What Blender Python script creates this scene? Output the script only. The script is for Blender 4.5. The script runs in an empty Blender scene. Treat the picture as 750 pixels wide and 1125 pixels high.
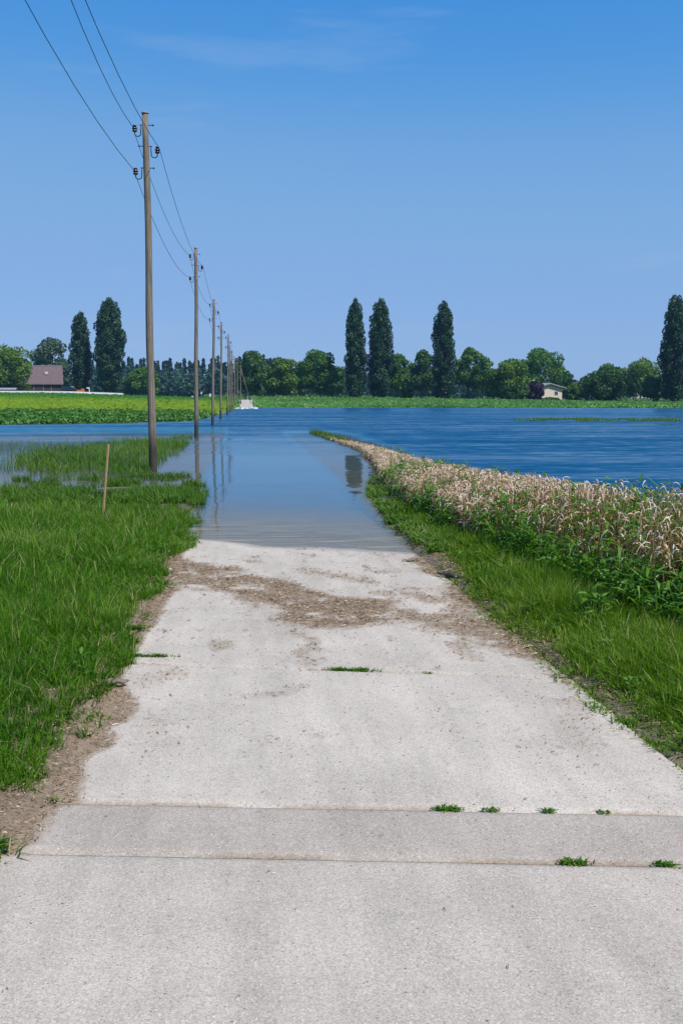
import bpy, bmesh, math, random
import numpy as np
from mathutils import Vector, Matrix
R = math.radians
rng = np.random.default_rng(7)
random.seed(7)
scene = bpy.context.scene
col = scene.collection

# ------------------------------------------------------------------ camera
CAM = np.array([-0.71, 0.0, 1.70])
PITCH, YAW, FPX = R(6.54), R(5.60), 1094.0          # focal length in pixels of the 750 x 1125 photograph
cp, sp, cy, sy = math.cos(PITCH), math.sin(PITCH), math.cos(YAW), math.sin(YAW)
FWD = np.array([sy * cp, cy * cp, -sp]); RGT = np.array([cy, -sy, 0.0]); UPV = np.cross(RGT, FWD)

def ray(px, py):
    return FWD + RGT * (px - 375) / FPX + UPV * (562.5 - py) / FPX
def at(px, py, Y):                                   # the place seen at a pixel, Y metres up the road
    d = ray(px, py); return CAM + d * (Y / d[1])
def on_level(px, py, z):                             # the place seen at a pixel on a level plane
    d = ray(px, py); return CAM + d * ((z - CAM[2]) / d[2])

cam = bpy.data.cameras.new('camera'); co = bpy.data.objects.new('camera', cam); col.objects.link(co)
cam.sensor_fit = 'VERTICAL'; cam.sensor_height = 36; cam.lens = 36 * FPX / 1125
cam.clip_start = 0.05; cam.clip_end = 12000
co.location = CAM; co.rotation_euler = (math.pi / 2 - PITCH, 0, -YAW)
scene.camera = co

# ------------------------------------------------------------------ world and sun
SUN_AZ, SUN_EL = R(138), R(56)
w = bpy.data.worlds.new('World'); scene.world = w; w.use_nodes = True
nt = w.node_tree; nt.nodes.clear()
def N(nt, kind, **kw):
    n = nt.nodes.new(kind)
    for k, v in kw.items():
        if k in n.inputs: n.inputs[k].default_value = v
        else: setattr(n, k, v)
    return n
sky = N(nt, 'ShaderNodeTexSky', sky_type='NISHITA', sun_disc=False)
sky.sun_elevation = SUN_EL; sky.sun_rotation = SUN_AZ; sky.altitude = 400
sky.air_density = 1.0; sky.dust_density = 0.25; sky.ozone_density = 3.0
hsv = N(nt, 'ShaderNodeHueSaturation', Saturation=1.0, Value=1.0)
tint = N(nt, 'ShaderNodeMix', data_type='RGBA', blend_type='MULTIPLY'); tint.inputs[0].default_value = 1
SKY_TINT = (0.86, 0.94, 1.18, 1); tint.inputs[7].default_value = SKY_TINT
# a few thin streaks of cirrus, high up
tc = N(nt, 'ShaderNodeTexCoord'); mp = N(nt, 'ShaderNodeMapping'); mp.inputs['Scale'].default_value = (1.2, 1.2, 9.0); mp.inputs['Rotation'].default_value = (R(4), R(-7), 0)
cn = N(nt, 'ShaderNodeTexNoise', Scale=2.3, Detail=5, Roughness=0.62)
cr = N(nt, 'ShaderNodeMapRange'); cr.inputs[1].default_value = .56; cr.inputs[2].default_value = .85; cr.inputs[3].default_value = 0; cr.inputs[4].default_value = .24
cm = N(nt, 'ShaderNodeMix', data_type='RGBA'); cm.inputs[7].default_value = (5.5, 6.2, 7.2, 1)
SK = 0.105
sc0 = N(nt, 'ShaderNodeVectorMath', operation='SCALE'); sc0.inputs['Scale'].default_value = SK
sc1 = N(nt, 'ShaderNodeVectorMath', operation='SCALE'); sc1.inputs['Scale'].default_value = 1 / SK
cu = N(nt, 'ShaderNodeRGBCurve')                      # the deep polarised blue of the photograph's summer sky
for c_, pts in enumerate([[(0, 0), (.075, .018), (.124, .075), (.188, .186), (.388, .258), (1, .40)], [(0, 0), (.14, .185), (.226, .292), (.332, .394), (.546, .433), (1, .56)], [(0, 0), (.32, .52), (.496, .705), (.649, .73), (.73, .735), (1, .80)]]):
    cv = cu.mapping.curves[c_]; cv.points[0].location = pts[0]; cv.points[1].location = pts[-1]
    for q in pts[1:-1]: cv.points.new(*q)
    for q in cv.points: q.handle_type = 'AUTO_CLAMPED'
cu.mapping.update()
bg = N(nt, 'ShaderNodeBackground', Strength=SK); wo = N(nt, 'ShaderNodeOutputWorld')
L = nt.links.new
L(sky.outputs[0], hsv.inputs['Color']); L(hsv.outputs[0], tint.inputs[6])
L(tc.outputs['Generated'], mp.inputs[0]); L(mp.outputs[0], cn.inputs['Vector']); L(cn.outputs[0], cr.inputs[0])
L(tint.outputs[2], sc0.inputs[0]); L(sc0.outputs[0], cu.inputs['Color']); L(cu.outputs[0], sc1.inputs[0])
L(cr.outputs[0], cm.inputs[0]); L(sc1.outputs[0], cm.inputs[6]); L(cm.outputs[2], bg.inputs[0]); L(bg.outputs[0], wo.inputs[0])

sd = bpy.data.lights.new('sun', 'SUN'); sd.energy = 5.0; sd.angle = R(0.53); sd.color = (1.0, 0.955, 0.89)
so = bpy.data.objects.new('sun', sd); col.objects.link(so)
sunv = Vector((math.sin(SUN_AZ) * math.cos(SUN_EL), math.cos(SUN_AZ) * math.cos(SUN_EL), math.sin(SUN_EL)))
so.rotation_euler = sunv.to_track_quat('Z', 'Y').to_euler(); so.location = (30, -20, 60)
vs = scene.view_settings; vs.view_transform = 'Standard'; vs.look = 'None'; vs.exposure = 0.0; vs.gamma = 1.0; vs.use_curve_mapping = False
scene.cycles.max_bounces = 6; scene.cycles.diffuse_bounces = 2; scene.cycles.glossy_bounces = 3
scene.cycles.transmission_bounces = 3; scene.cycles.transparent_max_bounces = 8; scene.cycles.volume_bounces = 0
scene.cycles.caustics_reflective = False; scene.cycles.caustics_refractive = False
scene.cycles.sample_clamp_indirect = 6

# ------------------------------------------------------------------ number helpers
def hash2(ix, iy, seed):
    h = (ix.astype(np.int64) * 374761393 + iy.astype(np.int64) * 668265263 + seed * 974634777) & 0x7fffffff
    h = ((h ^ (h >> 13)) * 1274126177) & 0x7fffffff
    return ((h ^ (h >> 16)) & 0xffff) / 65535.0
def vnoise(x, y, scale, seed=0, octaves=3):
    x = np.asarray(x, float) * scale; y = np.asarray(y, float) * scale
    out = 0; amp = 1; tot = 0
    for o in range(octaves):
        ix, iy = np.floor(x), np.floor(y); fx, fy = x - ix, y - iy
        fx = fx * fx * (3 - 2 * fx); fy = fy * fy * (3 - 2 * fy)
        a = hash2(ix, iy, seed + o); b = hash2(ix + 1, iy, seed + o); c = hash2(ix, iy + 1, seed + o); d = hash2(ix + 1, iy + 1, seed + o)
        out = out + amp * ((a * (1 - fx) + b * fx) * (1 - fy) + (c * (1 - fx) + d * fx) * fy); tot += amp
        amp *= .5; x = x * 2.03 + 11.3; y = y * 2.03 + 5.7
    return out / tot
def sstep(a, b, x):
    t = np.clip((np.asarray(x, float) - a) / (b - a), 0, 1); return t * t * (3 - 2 * t)
def inside(poly, x, y):
    r = np.zeros(np.shape(x), bool); n = len(poly)
    for i in range(n):
        x0, y0 = poly[i]; x1, y1 = poly[(i + 1) % n]
        c = ((y0 > y) != (y1 > y)) & (x < (x1 - x0) * (y - y0) / ((y1 - y0) + 1e-12) + x0); r ^= c
    return r

# ------------------------------------------------------------------ the lie of the land
ZW = -0.186                                          # flood level
def road_z(x, y):
    return np.interp(y, [-60, -20, 0, 13, 25, 60, 150, 195, 206, 240, 262, 400, 6000],
                     [1.0, .30, 0, -.19, -.42, -.85, -.85, -.40, ZW, 1.0, 1.25, 1.4, 2]) - .009 * x * (1 - sstep(30, 60, y))
HALF = 1.40                                          # half the width of the concrete
def land_z(x, y):
    x = np.asarray(x, float); y = np.asarray(y, float)
    rz = road_z(np.clip(x, -1.6, 1.4), y)
    n = vnoise(x, y, .35, 3) - .5
    # left: verge, drowned meadow, then the fields
    lv = np.interp(y, [-60, -20, 0, 8, 15, 20, 24, 40, 54, 60, 66], [1.0, .32, .03, -.05, -.12, -.165, -.235, -.25, -.27, -.5, -.75])
    lv = lv + .05 * n * (y < 60)
    shore = np.interp(x, [-60, -17.5, -10, -4.6, -3.4, -2.6, -1.5], [66, 73, 76, 84, 112, 165, 200]) + 3 * (vnoise(x, y, .22, 9) - .5)
    top = np.interp(x, [-120, -45, -25, -12, -2], [3.2, 2.7, 2.0, 1.6, 1.3])
    t = np.clip((y - shore) / np.maximum(258 - shore, 40), -.4, 1)
    lf = ZW - .02 + (top - ZW) * t
    lf = np.where(t < 0, np.maximum(ZW - .02 + t * 12, -.75), lf)
    left = np.maximum(lv, lf)
    # right: verge, bank of the reeds, then open flood
    rv = np.interp(y, [-60, -20, 0, 7, 14, 19, 30, 52, 60], [1.0, .32, -.0, -.09, -.16, -.22, -.26, -.30, -.8])
    drop = sstep(4.2, 6.2, x + .4 * n)
    rv = rv + .04 * n - drop * .7 * sstep(-25, 2, y)
    rshore = np.interp(x, [0, 4, 75], [206, 200, 182]) + 2.5 * (vnoise(x, y, .15, 5) - .5)
    rtop = np.interp(x, [0, 30, 80, 150], [1.35, 1.25, .55, .5])
    t2 = np.clip((y - rshore) / 46, -.4, 1)
    rf = ZW - .02 + (rtop - ZW) * np.where(t2 > 0, t2 ** .8, t2 * 1.2)
    right = np.maximum(rv, np.maximum(rf, -.85))
    bl = sstep(-1.75, -1.45, x)
    z = left * (1 - bl) + rz * bl
    br = sstep(1.30, 1.60, x)
    z = z * (1 - br) + right * br
    # beyond the fields the ground evens out
    far = sstep(330, 700, y); z = z * (1 - far) + 2.0 * far
    return z

# ------------------------------------------------------------------ mesh helpers
def tag(o, label=None, cat=None, group=None, kind=None):
    if label: o['label'] = label
    if cat: o['category'] = cat
    if group: o['group'] = group
    if kind: o['kind'] = kind
    return o
def link(name, me, mat=None, parent=None):
    o = bpy.data.objects.new(name, me); col.objects.link(o)
    if mat is not None: me.materials.append(mat)
    if parent is not None: o.parent = parent
    return o
def thing(name, loc, label, cat, group=None, rz=0):
    o = bpy.data.objects.new(name, None); col.objects.link(o); o.empty_display_size = .3
    o.location = loc; o.rotation_euler = (0, 0, rz); return tag(o, label, cat, group)
def np_mesh(name, V, Fq, attrs=None, smooth=False):
    """V (n,3), Fq (m,k) faces of one size; attrs: {name: per point floats}"""
    me = bpy.data.meshes.new(name); V = np.ascontiguousarray(V, np.float32); Fq = np.ascontiguousarray(Fq, np.int32)
    m, k = Fq.shape
    me.vertices.add(len(V)); me.vertices.foreach_set('co', V.ravel())
    me.loops.add(m * k); me.loops.foreach_set('vertex_index', Fq.ravel())
    me.polygons.add(m); me.polygons.foreach_set('loop_start', np.arange(m, dtype=np.int32) * k)
    me.polygons.foreach_set('use_smooth', np.full(m, smooth))
    for a, val in (attrs or {}).items():
        val = np.asarray(val, np.float32)
        if val.ndim == 2:
            at_ = me.attributes.new(a, 'FLOAT_COLOR', 'POINT'); at_.data.foreach_set('color', np.c_[val, np.ones(len(val), np.float32)].astype(np.float32).ravel())
        else:
            at_ = me.attributes.new(a, 'FLOAT', 'POINT'); at_.data.foreach_set('value', val)
    me.update(calc_edges=True); me.validate(); return me
def ribbons(P, S, W):
    """P (n,k,3) spines, S (n,3) sideways, W (n,k) widths -> verts, quads"""
    n, k, _ = P.shape
    off = S[:, None, :] * W[:, :, None] * .5
    V = np.stack([P - off, P + off], 2).reshape(-1, 3)
    b = (np.arange(n) * k * 2)[:, None, None] + (np.arange(k - 1) * 2)[None, :, None] + np.array([0, 1, 3, 2])[None, None, :]
    return V, b.reshape(-1, 4)
def blades(x, y, z, h, wd, bend, az, k=3):
    n = len(x); t = np.linspace(0, 1, k)
    d = np.c_[np.cos(az), np.sin(az), np.zeros(n)]
    P = np.zeros((n, k, 3)); base = np.c_[x, y, z]
    P += base[:, None, :] + d[:, None, :] * (h * bend)[:, None, None] * (t ** 2)[None, :, None]
    P[:, :, 2] += (h[:, None] * (t[None] - .35 * np.minimum(bend, 1.6)[:, None] * t[None] ** 2.4))
    a2 = az + np.pi / 2 + rng.normal(0, .6, n); S = np.c_[np.cos(a2), np.sin(a2), np.zeros(n)]
    prof = np.interp(t, [0, .5, 1], [.8, 1, .08])
    return ribbons(P, S, wd[:, None] * prof[None])
def rep(v, k): return np.repeat(v, k)
def cards(Cn, Nn, size, aspect=.75, upbias=0.0):
    """leaf clumps: four-cornered, slightly folded"""
    n = len(Cn); Nn = Nn / (np.linalg.norm(Nn, axis=1, keepdims=True) + 1e-9)
    r = rng.normal(size=(n, 3)); r[:, 2] += upbias
    T = np.cross(Nn, r); T /= np.linalg.norm(T, axis=1, keepdims=True) + 1e-9
    B = np.cross(Nn, T); s = size[:, None]
    if upbias: T, B = B, T
    j = lambda: rng.uniform(.7, 1.25, (n, 1))
    V = np.stack([Cn - T * s * j(), Cn + B * s * aspect * j() + Nn * s * .25 * rng.normal(size=(n, 1)),
                  Cn + T * s * j(), Cn - B * s * aspect * j() + Nn * s * .25 * rng.normal(size=(n, 1))], 1).reshape(-1, 3)
    return V, np.arange(n * 4).reshape(n, 4)
def merge(parts):
    Vs, Fs, o = [], [], 0
    for V, F in parts: Vs.append(V); Fs.append(F + o); o += len(V)
    return np.concatenate(Vs), np.concatenate(Fs)
def bm_mesh(name, bm, smooth=False):
    me = bpy.data.meshes.new(name); bm.normal_update(); bm.to_mesh(me); bm.free()
    if smooth:
        for p in me.polygons: p.use_smooth = True
    return me
def box(bm, c, s, rot=None):
    m = Matrix.Translation(c) @ (rot.to_4x4() if rot is not None else Matrix.Identity(4)) @ Matrix.Diagonal((*s, 1))
    return bmesh.ops.create_cube(bm, size=1, matrix=m)['verts']
def tube(bm, pts, rad, seg=8, cap=True):
    pts = [Vector(p) for p in pts]; rad = rad if hasattr(rad, '__len__') else [rad] * len(pts); rings = []
    for i, p in enumerate(pts):
        d = (pts[min(i + 1, len(pts) - 1)] - pts[max(i - 1, 0)]).normalized()
        a = d.orthogonal().normalized() if i == 0 else (pa - d * pa.dot(d)).normalized()
        pa = a; b = d.cross(a)
        rings.append([bm.verts.new(p + (a * math.cos(t) + b * math.sin(t)) * rad[i]) for t in [2 * math.pi * k / seg for k in range(seg)]])
    for r0, r1 in zip(rings, rings[1:]):
        for k in range(seg): bm.faces.new((r0[k], r0[(k + 1) % seg], r1[(k + 1) % seg], r1[k]))
    if cap: bm.faces.new(rings[0][::-1]); bm.faces.new(rings[-1])
def lathe(bm, prof, c=(0, 0, 0), seg=14):
    c = Vector(c); rings = [[bm.verts.new(c + Vector((r * math.cos(2 * math.pi * k / seg), r * math.sin(2 * math.pi * k / seg), z))) for k in range(seg)] for r, z in prof]
    for r0, r1 in zip(rings, rings[1:]):
        for k in range(seg): bm.faces.new((r0[k], r0[(k + 1) % seg], r1[(k + 1) % seg], r1[k]))
    bm.faces.new(rings[0][::-1]); bm.faces.new(rings[-1])

# ------------------------------------------------------------------ materials
def new_mat(name):
    m = bpy.data.materials.new(name); m.use_nodes = True; t = m.node_tree; t.nodes.clear()
    return m, t, N(t, 'ShaderNodeOutputMaterial')
def ramp(t, stops):
    r = N(t, 'ShaderNodeValToRGB'); e = r.color_ramp.elements
    while len(e) < len(stops): e.new(.5)
    for el, (p, c) in zip(e, stops): el.position = p; el.color = (*c, 1)
    return r
def leaf_mat(name, stops, trans=.3, rough=.5, spec=.3):
    m, t, o = new_mat(name); a = N(t, 'ShaderNodeAttribute', attribute_name='v'); r = ramp(t, stops)
    p = N(t, 'ShaderNodeBsdfPrincipled', Roughness=rough); p.inputs['Specular IOR Level'].default_value = spec
    tr = N(t, 'ShaderNodeBsdfTranslucent'); mx = N(t, 'ShaderNodeMixShader', Fac=trans)
    g = N(t, 'ShaderNodeMix', data_type='RGBA', blend_type='MULTIPLY'); g.inputs[0].default_value = 1; g.inputs[7].default_value = (1.25, 1.3, .55, 1)
    l = t.links.new; l(a.outputs['Fac'], r.inputs[0]); l(r.outputs[0], p.inputs['Base Color']); l(r.outputs[0], g.inputs[6]); l(g.outputs[2], tr.inputs[0])
    l(p.outputs[0], mx.inputs[1]); l(tr.outputs[0], mx.inputs[2]); l(mx.outputs[0], o.inputs[0]); return m
def noise_mat(name, c0, c1, scale=8, rough=.8, stretch=(1, 1, 1), bump=.0, detail=6, spec=.3, metal=0.0):
    m, t, o = new_mat(name); tc = N(t, 'ShaderNodeTexCoord'); mp = N(t, 'ShaderNodeMapping'); mp.inputs['Scale'].default_value = stretch
    n = N(t, 'ShaderNodeTexNoise', Scale=scale, Detail=detail, Roughness=.65); r = ramp(t, [(.3, c0), (.7, c1)])
    p = N(t, 'ShaderNodeBsdfPrincipled', Roughness=rough, Metallic=metal); p.inputs['Specular IOR Level'].default_value = spec
    l = t.links.new; l(tc.outputs['Object'], mp.inputs[0]); l(mp.outputs[0], n.inputs['Vector']); l(n.outputs[0], r.inputs[0]); l(r.outputs[0], p.inputs['Base Color'])
    if bump:
        b = N(t, 'ShaderNodeBump', Strength=bump, Distance=.02); l(n.outputs[0], b.inputs['Height']); l(b.outputs[0], p.inputs['Normal'])
    l(p.outputs[0], o.inputs[0]); return m

M_GRASS = leaf_mat('lush_grass', [(0, (.018, .068, .002)), (.45, (.056, .165, .004)), (.8, (.14, .28, .014)), (.93, (.22, .33, .05)), (1, (.45, .40, .20))], .42, .5, .2)
M_VERGE = leaf_mat('verge_grass', [(0, (.032, .09, .003)), (.45, (.088, .185, .005)), (.8, (.16, .285, .016)), (.93, (.28, .33, .07)), (1, (.48, .42, .22))], .42, .5, .2)
M_MARSH = leaf_mat('marsh_grass', [(0, (.035, .10, .008)), (.5, (.085, .19, .016)), (.85, (.17, .25, .04)), (1, (.32, .30, .12))], .38, .5, .2)
M_DRY = leaf_mat('dry_leaf', [(0, (.20, .115, .035)), (.4, (.40, .26, .10)), (.7, (.62, .45, .335)), (1, (.78, .64, .55))], .25, .6)
M_WEED = leaf_mat('weed_leaf', [(0, (.026, .09, .006)), (.55, (.08, .21, .014)), (1, (.18, .33, .05))], .45, .45)
M_BEET = leaf_mat('crop_leaf', [(0, (.03, .10, .008)), (.6, (.065, .19, .014)), (1, (.14, .28, .05))], .25, .45)
M_FIELD = leaf_mat('field_grass', [(0, (.03, .12, .003)), (.5, (.085, .19, .006)), (1, (.17, .25, .012))], .2, .6, .12)
M_POPLAR = leaf_mat('poplar_leaf', [(0, (.007, .030, .012)), (.55, (.019, .062, .022)), (1, (.055, .135, .045))], .2, .5)
M_TREE = leaf_mat('broad_leaf', [(0, (.030, .095, .010)), (.55, (.082, .19, .018)), (1, (.16, .28, .032))], .35, .55)
M_TREE_L = leaf_mat('light_leaf', [(0, (.045, .11, .008)), (.55, (.10, .19, .014)), (1, (.19, .27, .028))], .3, .55)
M_TREE_G = leaf_mat('grey_leaf', [(0, (.04, .075, .04)), (.6, (.075, .125, .065)), (1, (.12, .17, .095))], .22, .55)
M_TREE_D = leaf_mat('dark_leaf', [(0, (.020, .068, .014)), (.6, (.055, .135, .024)), (1, (.105, .20, .04))], .3, .55)
M_PURPLE = leaf_mat('purple_leaf', [(0, (.025, .012, .025)), (.6, (.05, .025, .05)), (1, (.085, .04, .075))], .2, .5)
M_FOREST = leaf_mat('forest_leaf', [(0, (.012, .04, .025)), (.6, (.025, .07, .042)), (1, (.045, .10, .055))], .12, .6)
M_STRAW = leaf_mat('straw', [(0, (.06, .035, .018)), (.45, (.24, .155, .085)), (.8, (.42, .31, .19)), (1, (.62, .52, .38))], .1, .75)
M_BARK = noise_mat('bark', (.05, .04, .03), (.13, .11, .085), 6, .9, (1, 1, .2), .4)

# weathered pole timber: grey-brown streaks, a green tinge, a wet dark foot
m, t, o = new_mat('pole_timber'); M_POLE = m; l = t.links.new
tcn = N(t, 'ShaderNodeTexCoord'); mpn = N(t, 'ShaderNodeMapping'); mpn.inputs['Scale'].default_value = (14, 14, .7)
n1 = N(t, 'ShaderNodeTexNoise', Scale=2.2, Detail=8, Roughness=.7); r1 = ramp(t, [(.28, (.07, .052, .036)), (.5, (.19, .15, .11)), (.72, (.36, .31, .25))])
mp2 = N(t, 'ShaderNodeMapping'); mp2.inputs['Scale'].default_value = (2, 2, .5); n2 = N(t, 'ShaderNodeTexNoise', Scale=1.6, Detail=4)
r2 = ramp(t, [(.5, (0, 0, 0)), (.72, (1, 1, 1))]); gm = N(t, 'ShaderNodeMix', data_type='RGBA'); gm.inputs[7].default_value = (.17, .17, .075, 1)
hf = N(t, 'ShaderNodeMath', operation='MULTIPLY'); hf.inputs[1].default_value = .55
sx = N(t, 'ShaderNodeSeparateXYZ'); wet = N(t, 'ShaderNodeMapRange'); wet.inputs[1].default_value = .55; wet.inputs[2].default_value = 1.1; wet.inputs[3].default_value = .22; wet.inputs[4].default_value = 1
wm = N(t, 'ShaderNodeMix', data_type='RGBA', blend_type='MULTIPLY'); wm.inputs[0].default_value = 1
pb = N(t, 'ShaderNodeBsdfPrincipled', Roughness=.85); bp = N(t, 'ShaderNodeBump', Strength=.5, Distance=.01)
l(tcn.outputs['Object'], mpn.inputs[0]); l(mpn.outputs[0], n1.inputs['Vector']); l(n1.outputs[0], r1.inputs[0]); l(tcn.outputs['Object'], mp2.inputs[0]); l(mp2.outputs[0], n2.inputs['Vector'])
l(n2.outputs[0], r2.inputs[0]); l(r2.outputs[0], hf.inputs[0]); l(hf.outputs[0], gm.inputs[0]); l(r1.outputs[0], gm.inputs[6]); l(tcn.outputs['Object'], sx.inputs[0]); l(sx.outputs[2], wet.inputs[0])
l(gm.outputs[2], wm.inputs[6]); l(wet.outputs[0], wm.inputs[7]); l(wm.outputs[2], pb.inputs['Base Color']); l(n1.outputs[0], bp.inputs['Height']); l(bp.outputs[0], pb.inputs['Normal']); l(pb.outputs[0], o.inputs[0])
M_CERAMIC = noise_mat('brown_glaze', (.035, .012, .010), (.07, .025, .018), 20, .18, spec=.6)
M_IRON = noise_mat('dark_iron', (.02, .02, .022), (.05, .045, .04), 30, .55, metal=.4)
M_ZINC = noise_mat('zinc_sheet', (.45, .46, .47), (.62, .63, .64), 12, .4, metal=.5)
M_WIRE = noise_mat('wire_metal', (.03, .035, .04), (.06, .06, .065), 10, .6)
M_STAKE = noise_mat('pale_timber', (.42, .25, .12), (.60, .40, .22), 12, .8, (6, 6, .6), .2)
M_WOODGREY = noise_mat('drift_timber', (.10, .08, .06), (.30, .25, .20), 18, .9, (1, 6, 6), .5)
M_WHITE = noise_mat('white_paint', (.62, .63, .64), (.8, .8, .8), 5, .6)
M_TILE = noise_mat('old_tiles', (.095, .07, .075), (.175, .125, .125), 2.5, .85, (1.5, 1, .35), .3)
M_RIDGE = noise_mat('ridge_tiles', (.30, .25, .23), (.40, .34, .31), 3, .8)
M_DARKWOOD = noise_mat('barn_boards', (.03, .022, .02), (.075, .055, .045), 5, .9, (6, 6, .4), .3)
M_CREAM = noise_mat('cream_render', (.58, .48, .38), (.68, .58, .47), 1.4, .85)
M_TANROOF = noise_mat('tan_sheet_roof', (.36, .27, .23), (.47, .37, .32), 2, .7)
M_GREYROOF = noise_mat('grey_sheet_roof', (.22, .22, .23), (.33, .33, .34), 2, .6)
M_PALEROOF = noise_mat('pale_sheet_roof', (.22, .24, .30), (.30, .32, .38), 2, .6)
M_REDROOF = noise_mat('red_tiles', (.16, .075, .065), (.24, .11, .095), 3, .8)
M_ORANGE = noise_mat('orange_paint', (.55, .14, .03), (.66, .20, .05), 5, .5)
M_RUBBER = noise_mat('tyre_rubber', (.015, .015, .015), (.03, .03, .03), 9, .8)
M_GLASS = noise_mat('dark_glass', (.03, .04, .05), (.06, .07, .08), 3, .12, spec=.6)
M_BIRD = noise_mat('bird_plumage', (.05, .05, .055), (.12, .12, .12), 9, .8)
M_GULL = noise_mat('white_plumage', (.7, .7, .7), (.8, .8, .8), 9, .8)

# ------------------------------------------------------------------ ground sheet
def axis(segs):
    out = [np.array([segs[0][0]])]
    for a, b, step in segs: out.append(np.arange(a, b, step)[1:]); out.append(np.array([b]))
    return np.unique(np.round(np.concatenate(out), 4))
gx = axis([(-4000, -1000, 500), (-1000, -200, 100), (-200, -60, 10), (-60, -20, 2), (-20, -7, .5), (-7, -2, .2), (-2, 2.2, .1), (2.2, 7, .2), (7, 20, .8), (20, 100, 3), (100, 300, 25), (300, 1000, 140), (1000, 4000, 500)])
gy = axis([(-400, -60, 60), (-60, -6, 4), (-6, 2, .5), (2, 30, .2), (30, 66, .7), (66, 120, 1.5), (120, 300, 2.5), (300, 500, 20), (500, 1200, 100), (1200, 7000, 800)])
def grid(gx, gy, fz):
    X, Y = np.meshgrid(gx, gy); Z = fz(X, Y); nx, ny = len(gx), len(gy)
    V = np.c_[X.ravel(), Y.ravel(), Z.ravel()]
    i = (np.arange(ny - 1)[:, None] * nx + np.arange(nx - 1)[None]).ravel()
    return V, np.c_[i, i + 1, i + nx + 1, i + nx]
V, F = grid(gx, gy, land_z)
X, Y = V[:, 0], V[:, 1]
V[:, 2] -= np.where(((X < 1.35) & (X > np.where(Y < 15, -1.55, -1.35))) | ((Y < 3.9) & (X > -2.3) & (X < 0)), .10, 0)       # bed of the concrete slabs
n1_ = vnoise(X, Y, .5, 21)[:, None]; n2_ = vnoise(X, Y, .05, 22)[:, None]
verge = np.array([.055, .075, .018]) * (1 - n1_) + np.array([.11, .085, .05]) * n1_
mud = np.array([.10, .085, .055]) * np.ones_like(n1_)
fieldc = np.array([.06, .15, .008]) * (1 - n2_) + np.array([.13, .21, .012]) * n2_
crop = np.array([.05, .10, .02]) * np.ones_like(n1_)
far_f = np.array([.10, .17, .035]) * np.ones_like(n1_)
strawm = sstep(-2.6, -2.0, X) * (X < 0) * sstep(14, 12, Y) + .6 * (X > 0) * sstep(1.85, 1.6, X) * sstep(13, 11.5, Y)
gc = verge * (1 - strawm[:, None]) + (np.array([.16, .11, .07]) * (1 - n1_) + np.array([.30, .225, .15]) * n1_) * strawm[:, None]
wl = ((V[:, 2] < ZW) & (Y > 8))[:, None]; gc = np.where(wl, mud, gc)
gc = np.where(((Y > 60) & (V[:, 2] >= ZW))[:, None], crop, gc)
fm = sstep(102, 112, Y + 12 * (n2_[:, 0] - .5))[:, None] * (X < -1.6)[:, None]; gc = gc * (1 - fm) + fieldc * fm
fm = sstep(205, 232, Y)[:, None]; gc = gc * (1 - fm) + far_f * fm
m, t, o = new_mat('soil'); M_SOIL = m; l = t.links.new
a = N(t, 'ShaderNodeAttribute', attribute_name='gcol'); tcn = N(t, 'ShaderNodeTexCoord'); n1 = N(t, 'ShaderNodeTexNoise', Scale=9, Detail=8, Roughness=.7)
mr = N(t, 'ShaderNodeMapRange'); mr.inputs[1].default_value = .3; mr.inputs[2].default_value = .7; mr.inputs[3].default_value = .6; mr.inputs[4].default_value = 1.3
mx = N(t, 'ShaderNodeMix', data_type='RGBA', blend_type='MULTIPLY'); mx.inputs[0].default_value = 1; pb = N(t, 'ShaderNodeBsdfPrincipled', Roughness=.95); bp = N(t, 'ShaderNodeBump', Strength=.5, Distance=.03)
l(tcn.outputs['Object'], n1.inputs['Vector']); l(n1.outputs[0], mr.inputs[0]); l(a.outputs['Color'], mx.inputs[6]); l(mr.outputs[0], mx.inputs[7]); n5 = N(t, 'ShaderNodeTexNoise', Scale=65, Detail=6, Roughness=.75); l(tcn.outputs['Object'], n5.inputs['Vector']); m5 = N(t, 'ShaderNodeMapRange'); l(n5.outputs[0], m5.inputs[0]); m5.inputs[1].default_value = .3; m5.inputs[2].default_value = .7; m5.inputs[3].default_value = .45; m5.inputs[4].default_value = 1.5
mx5 = N(t, 'ShaderNodeMix', data_type='RGBA', blend_type='MULTIPLY'); mx5.inputs[0].default_value = 1; l(mx.outputs[2], mx5.inputs[6]); l(m5.outputs[0], mx5.inputs[7])
l(mx5.outputs[2], pb.inputs['Base Color']); l(n1.outputs[0], bp.inputs['Height']); l(bp.outputs[0], pb.inputs['Normal']); l(pb.outputs[0], o.inputs[0])
ground = link('ground', np_mesh('ground', V, F, {'gcol': gc}, True), M_SOIL); ground['kind'] = 'structure'

# ------------------------------------------------------------------ concrete road
JOINTS = [3.575, 4.075, 6.40]
def on_road(px, py):
    d = ray(px, py); return tuple((CAM + d * (-CAM[2] / (d[2] + .0146 * d[1])))[:2])
W_MAIN = [on_road(*q) for q in [(150, 622), (200, 615), (250, 623), (300, 634), (340, 645), (375, 652), (420, 658), (440, 670), (428, 686), (400, 691), (355, 693), (322, 690), (312, 672), (300, 661), (250, 653), (205, 648), (150, 652)]]
W_RIGHT = [on_road(*q) for q in [(425, 676), (470, 672), (489, 668), (492, 640), (470, 615), (520, 615), (640, 760), (604, 740), (560, 726), (500, 702), (440, 688)]]
W_LEFT = [on_road(*q) for q in [(205, 600), (196, 625), (188, 655), (168, 690), (150, 715), (138, 735), (137, 755), (150, 780), (137, 797), (118, 801), (127, 813), (118, 824), (93, 836), (91, 885), (64, 890), (45, 915), (28, 938), (5, 945), (-20, 955)]] + [(-2.4, 3.5), (-3.5, 3.5), (-3.5, 14)]
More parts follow.
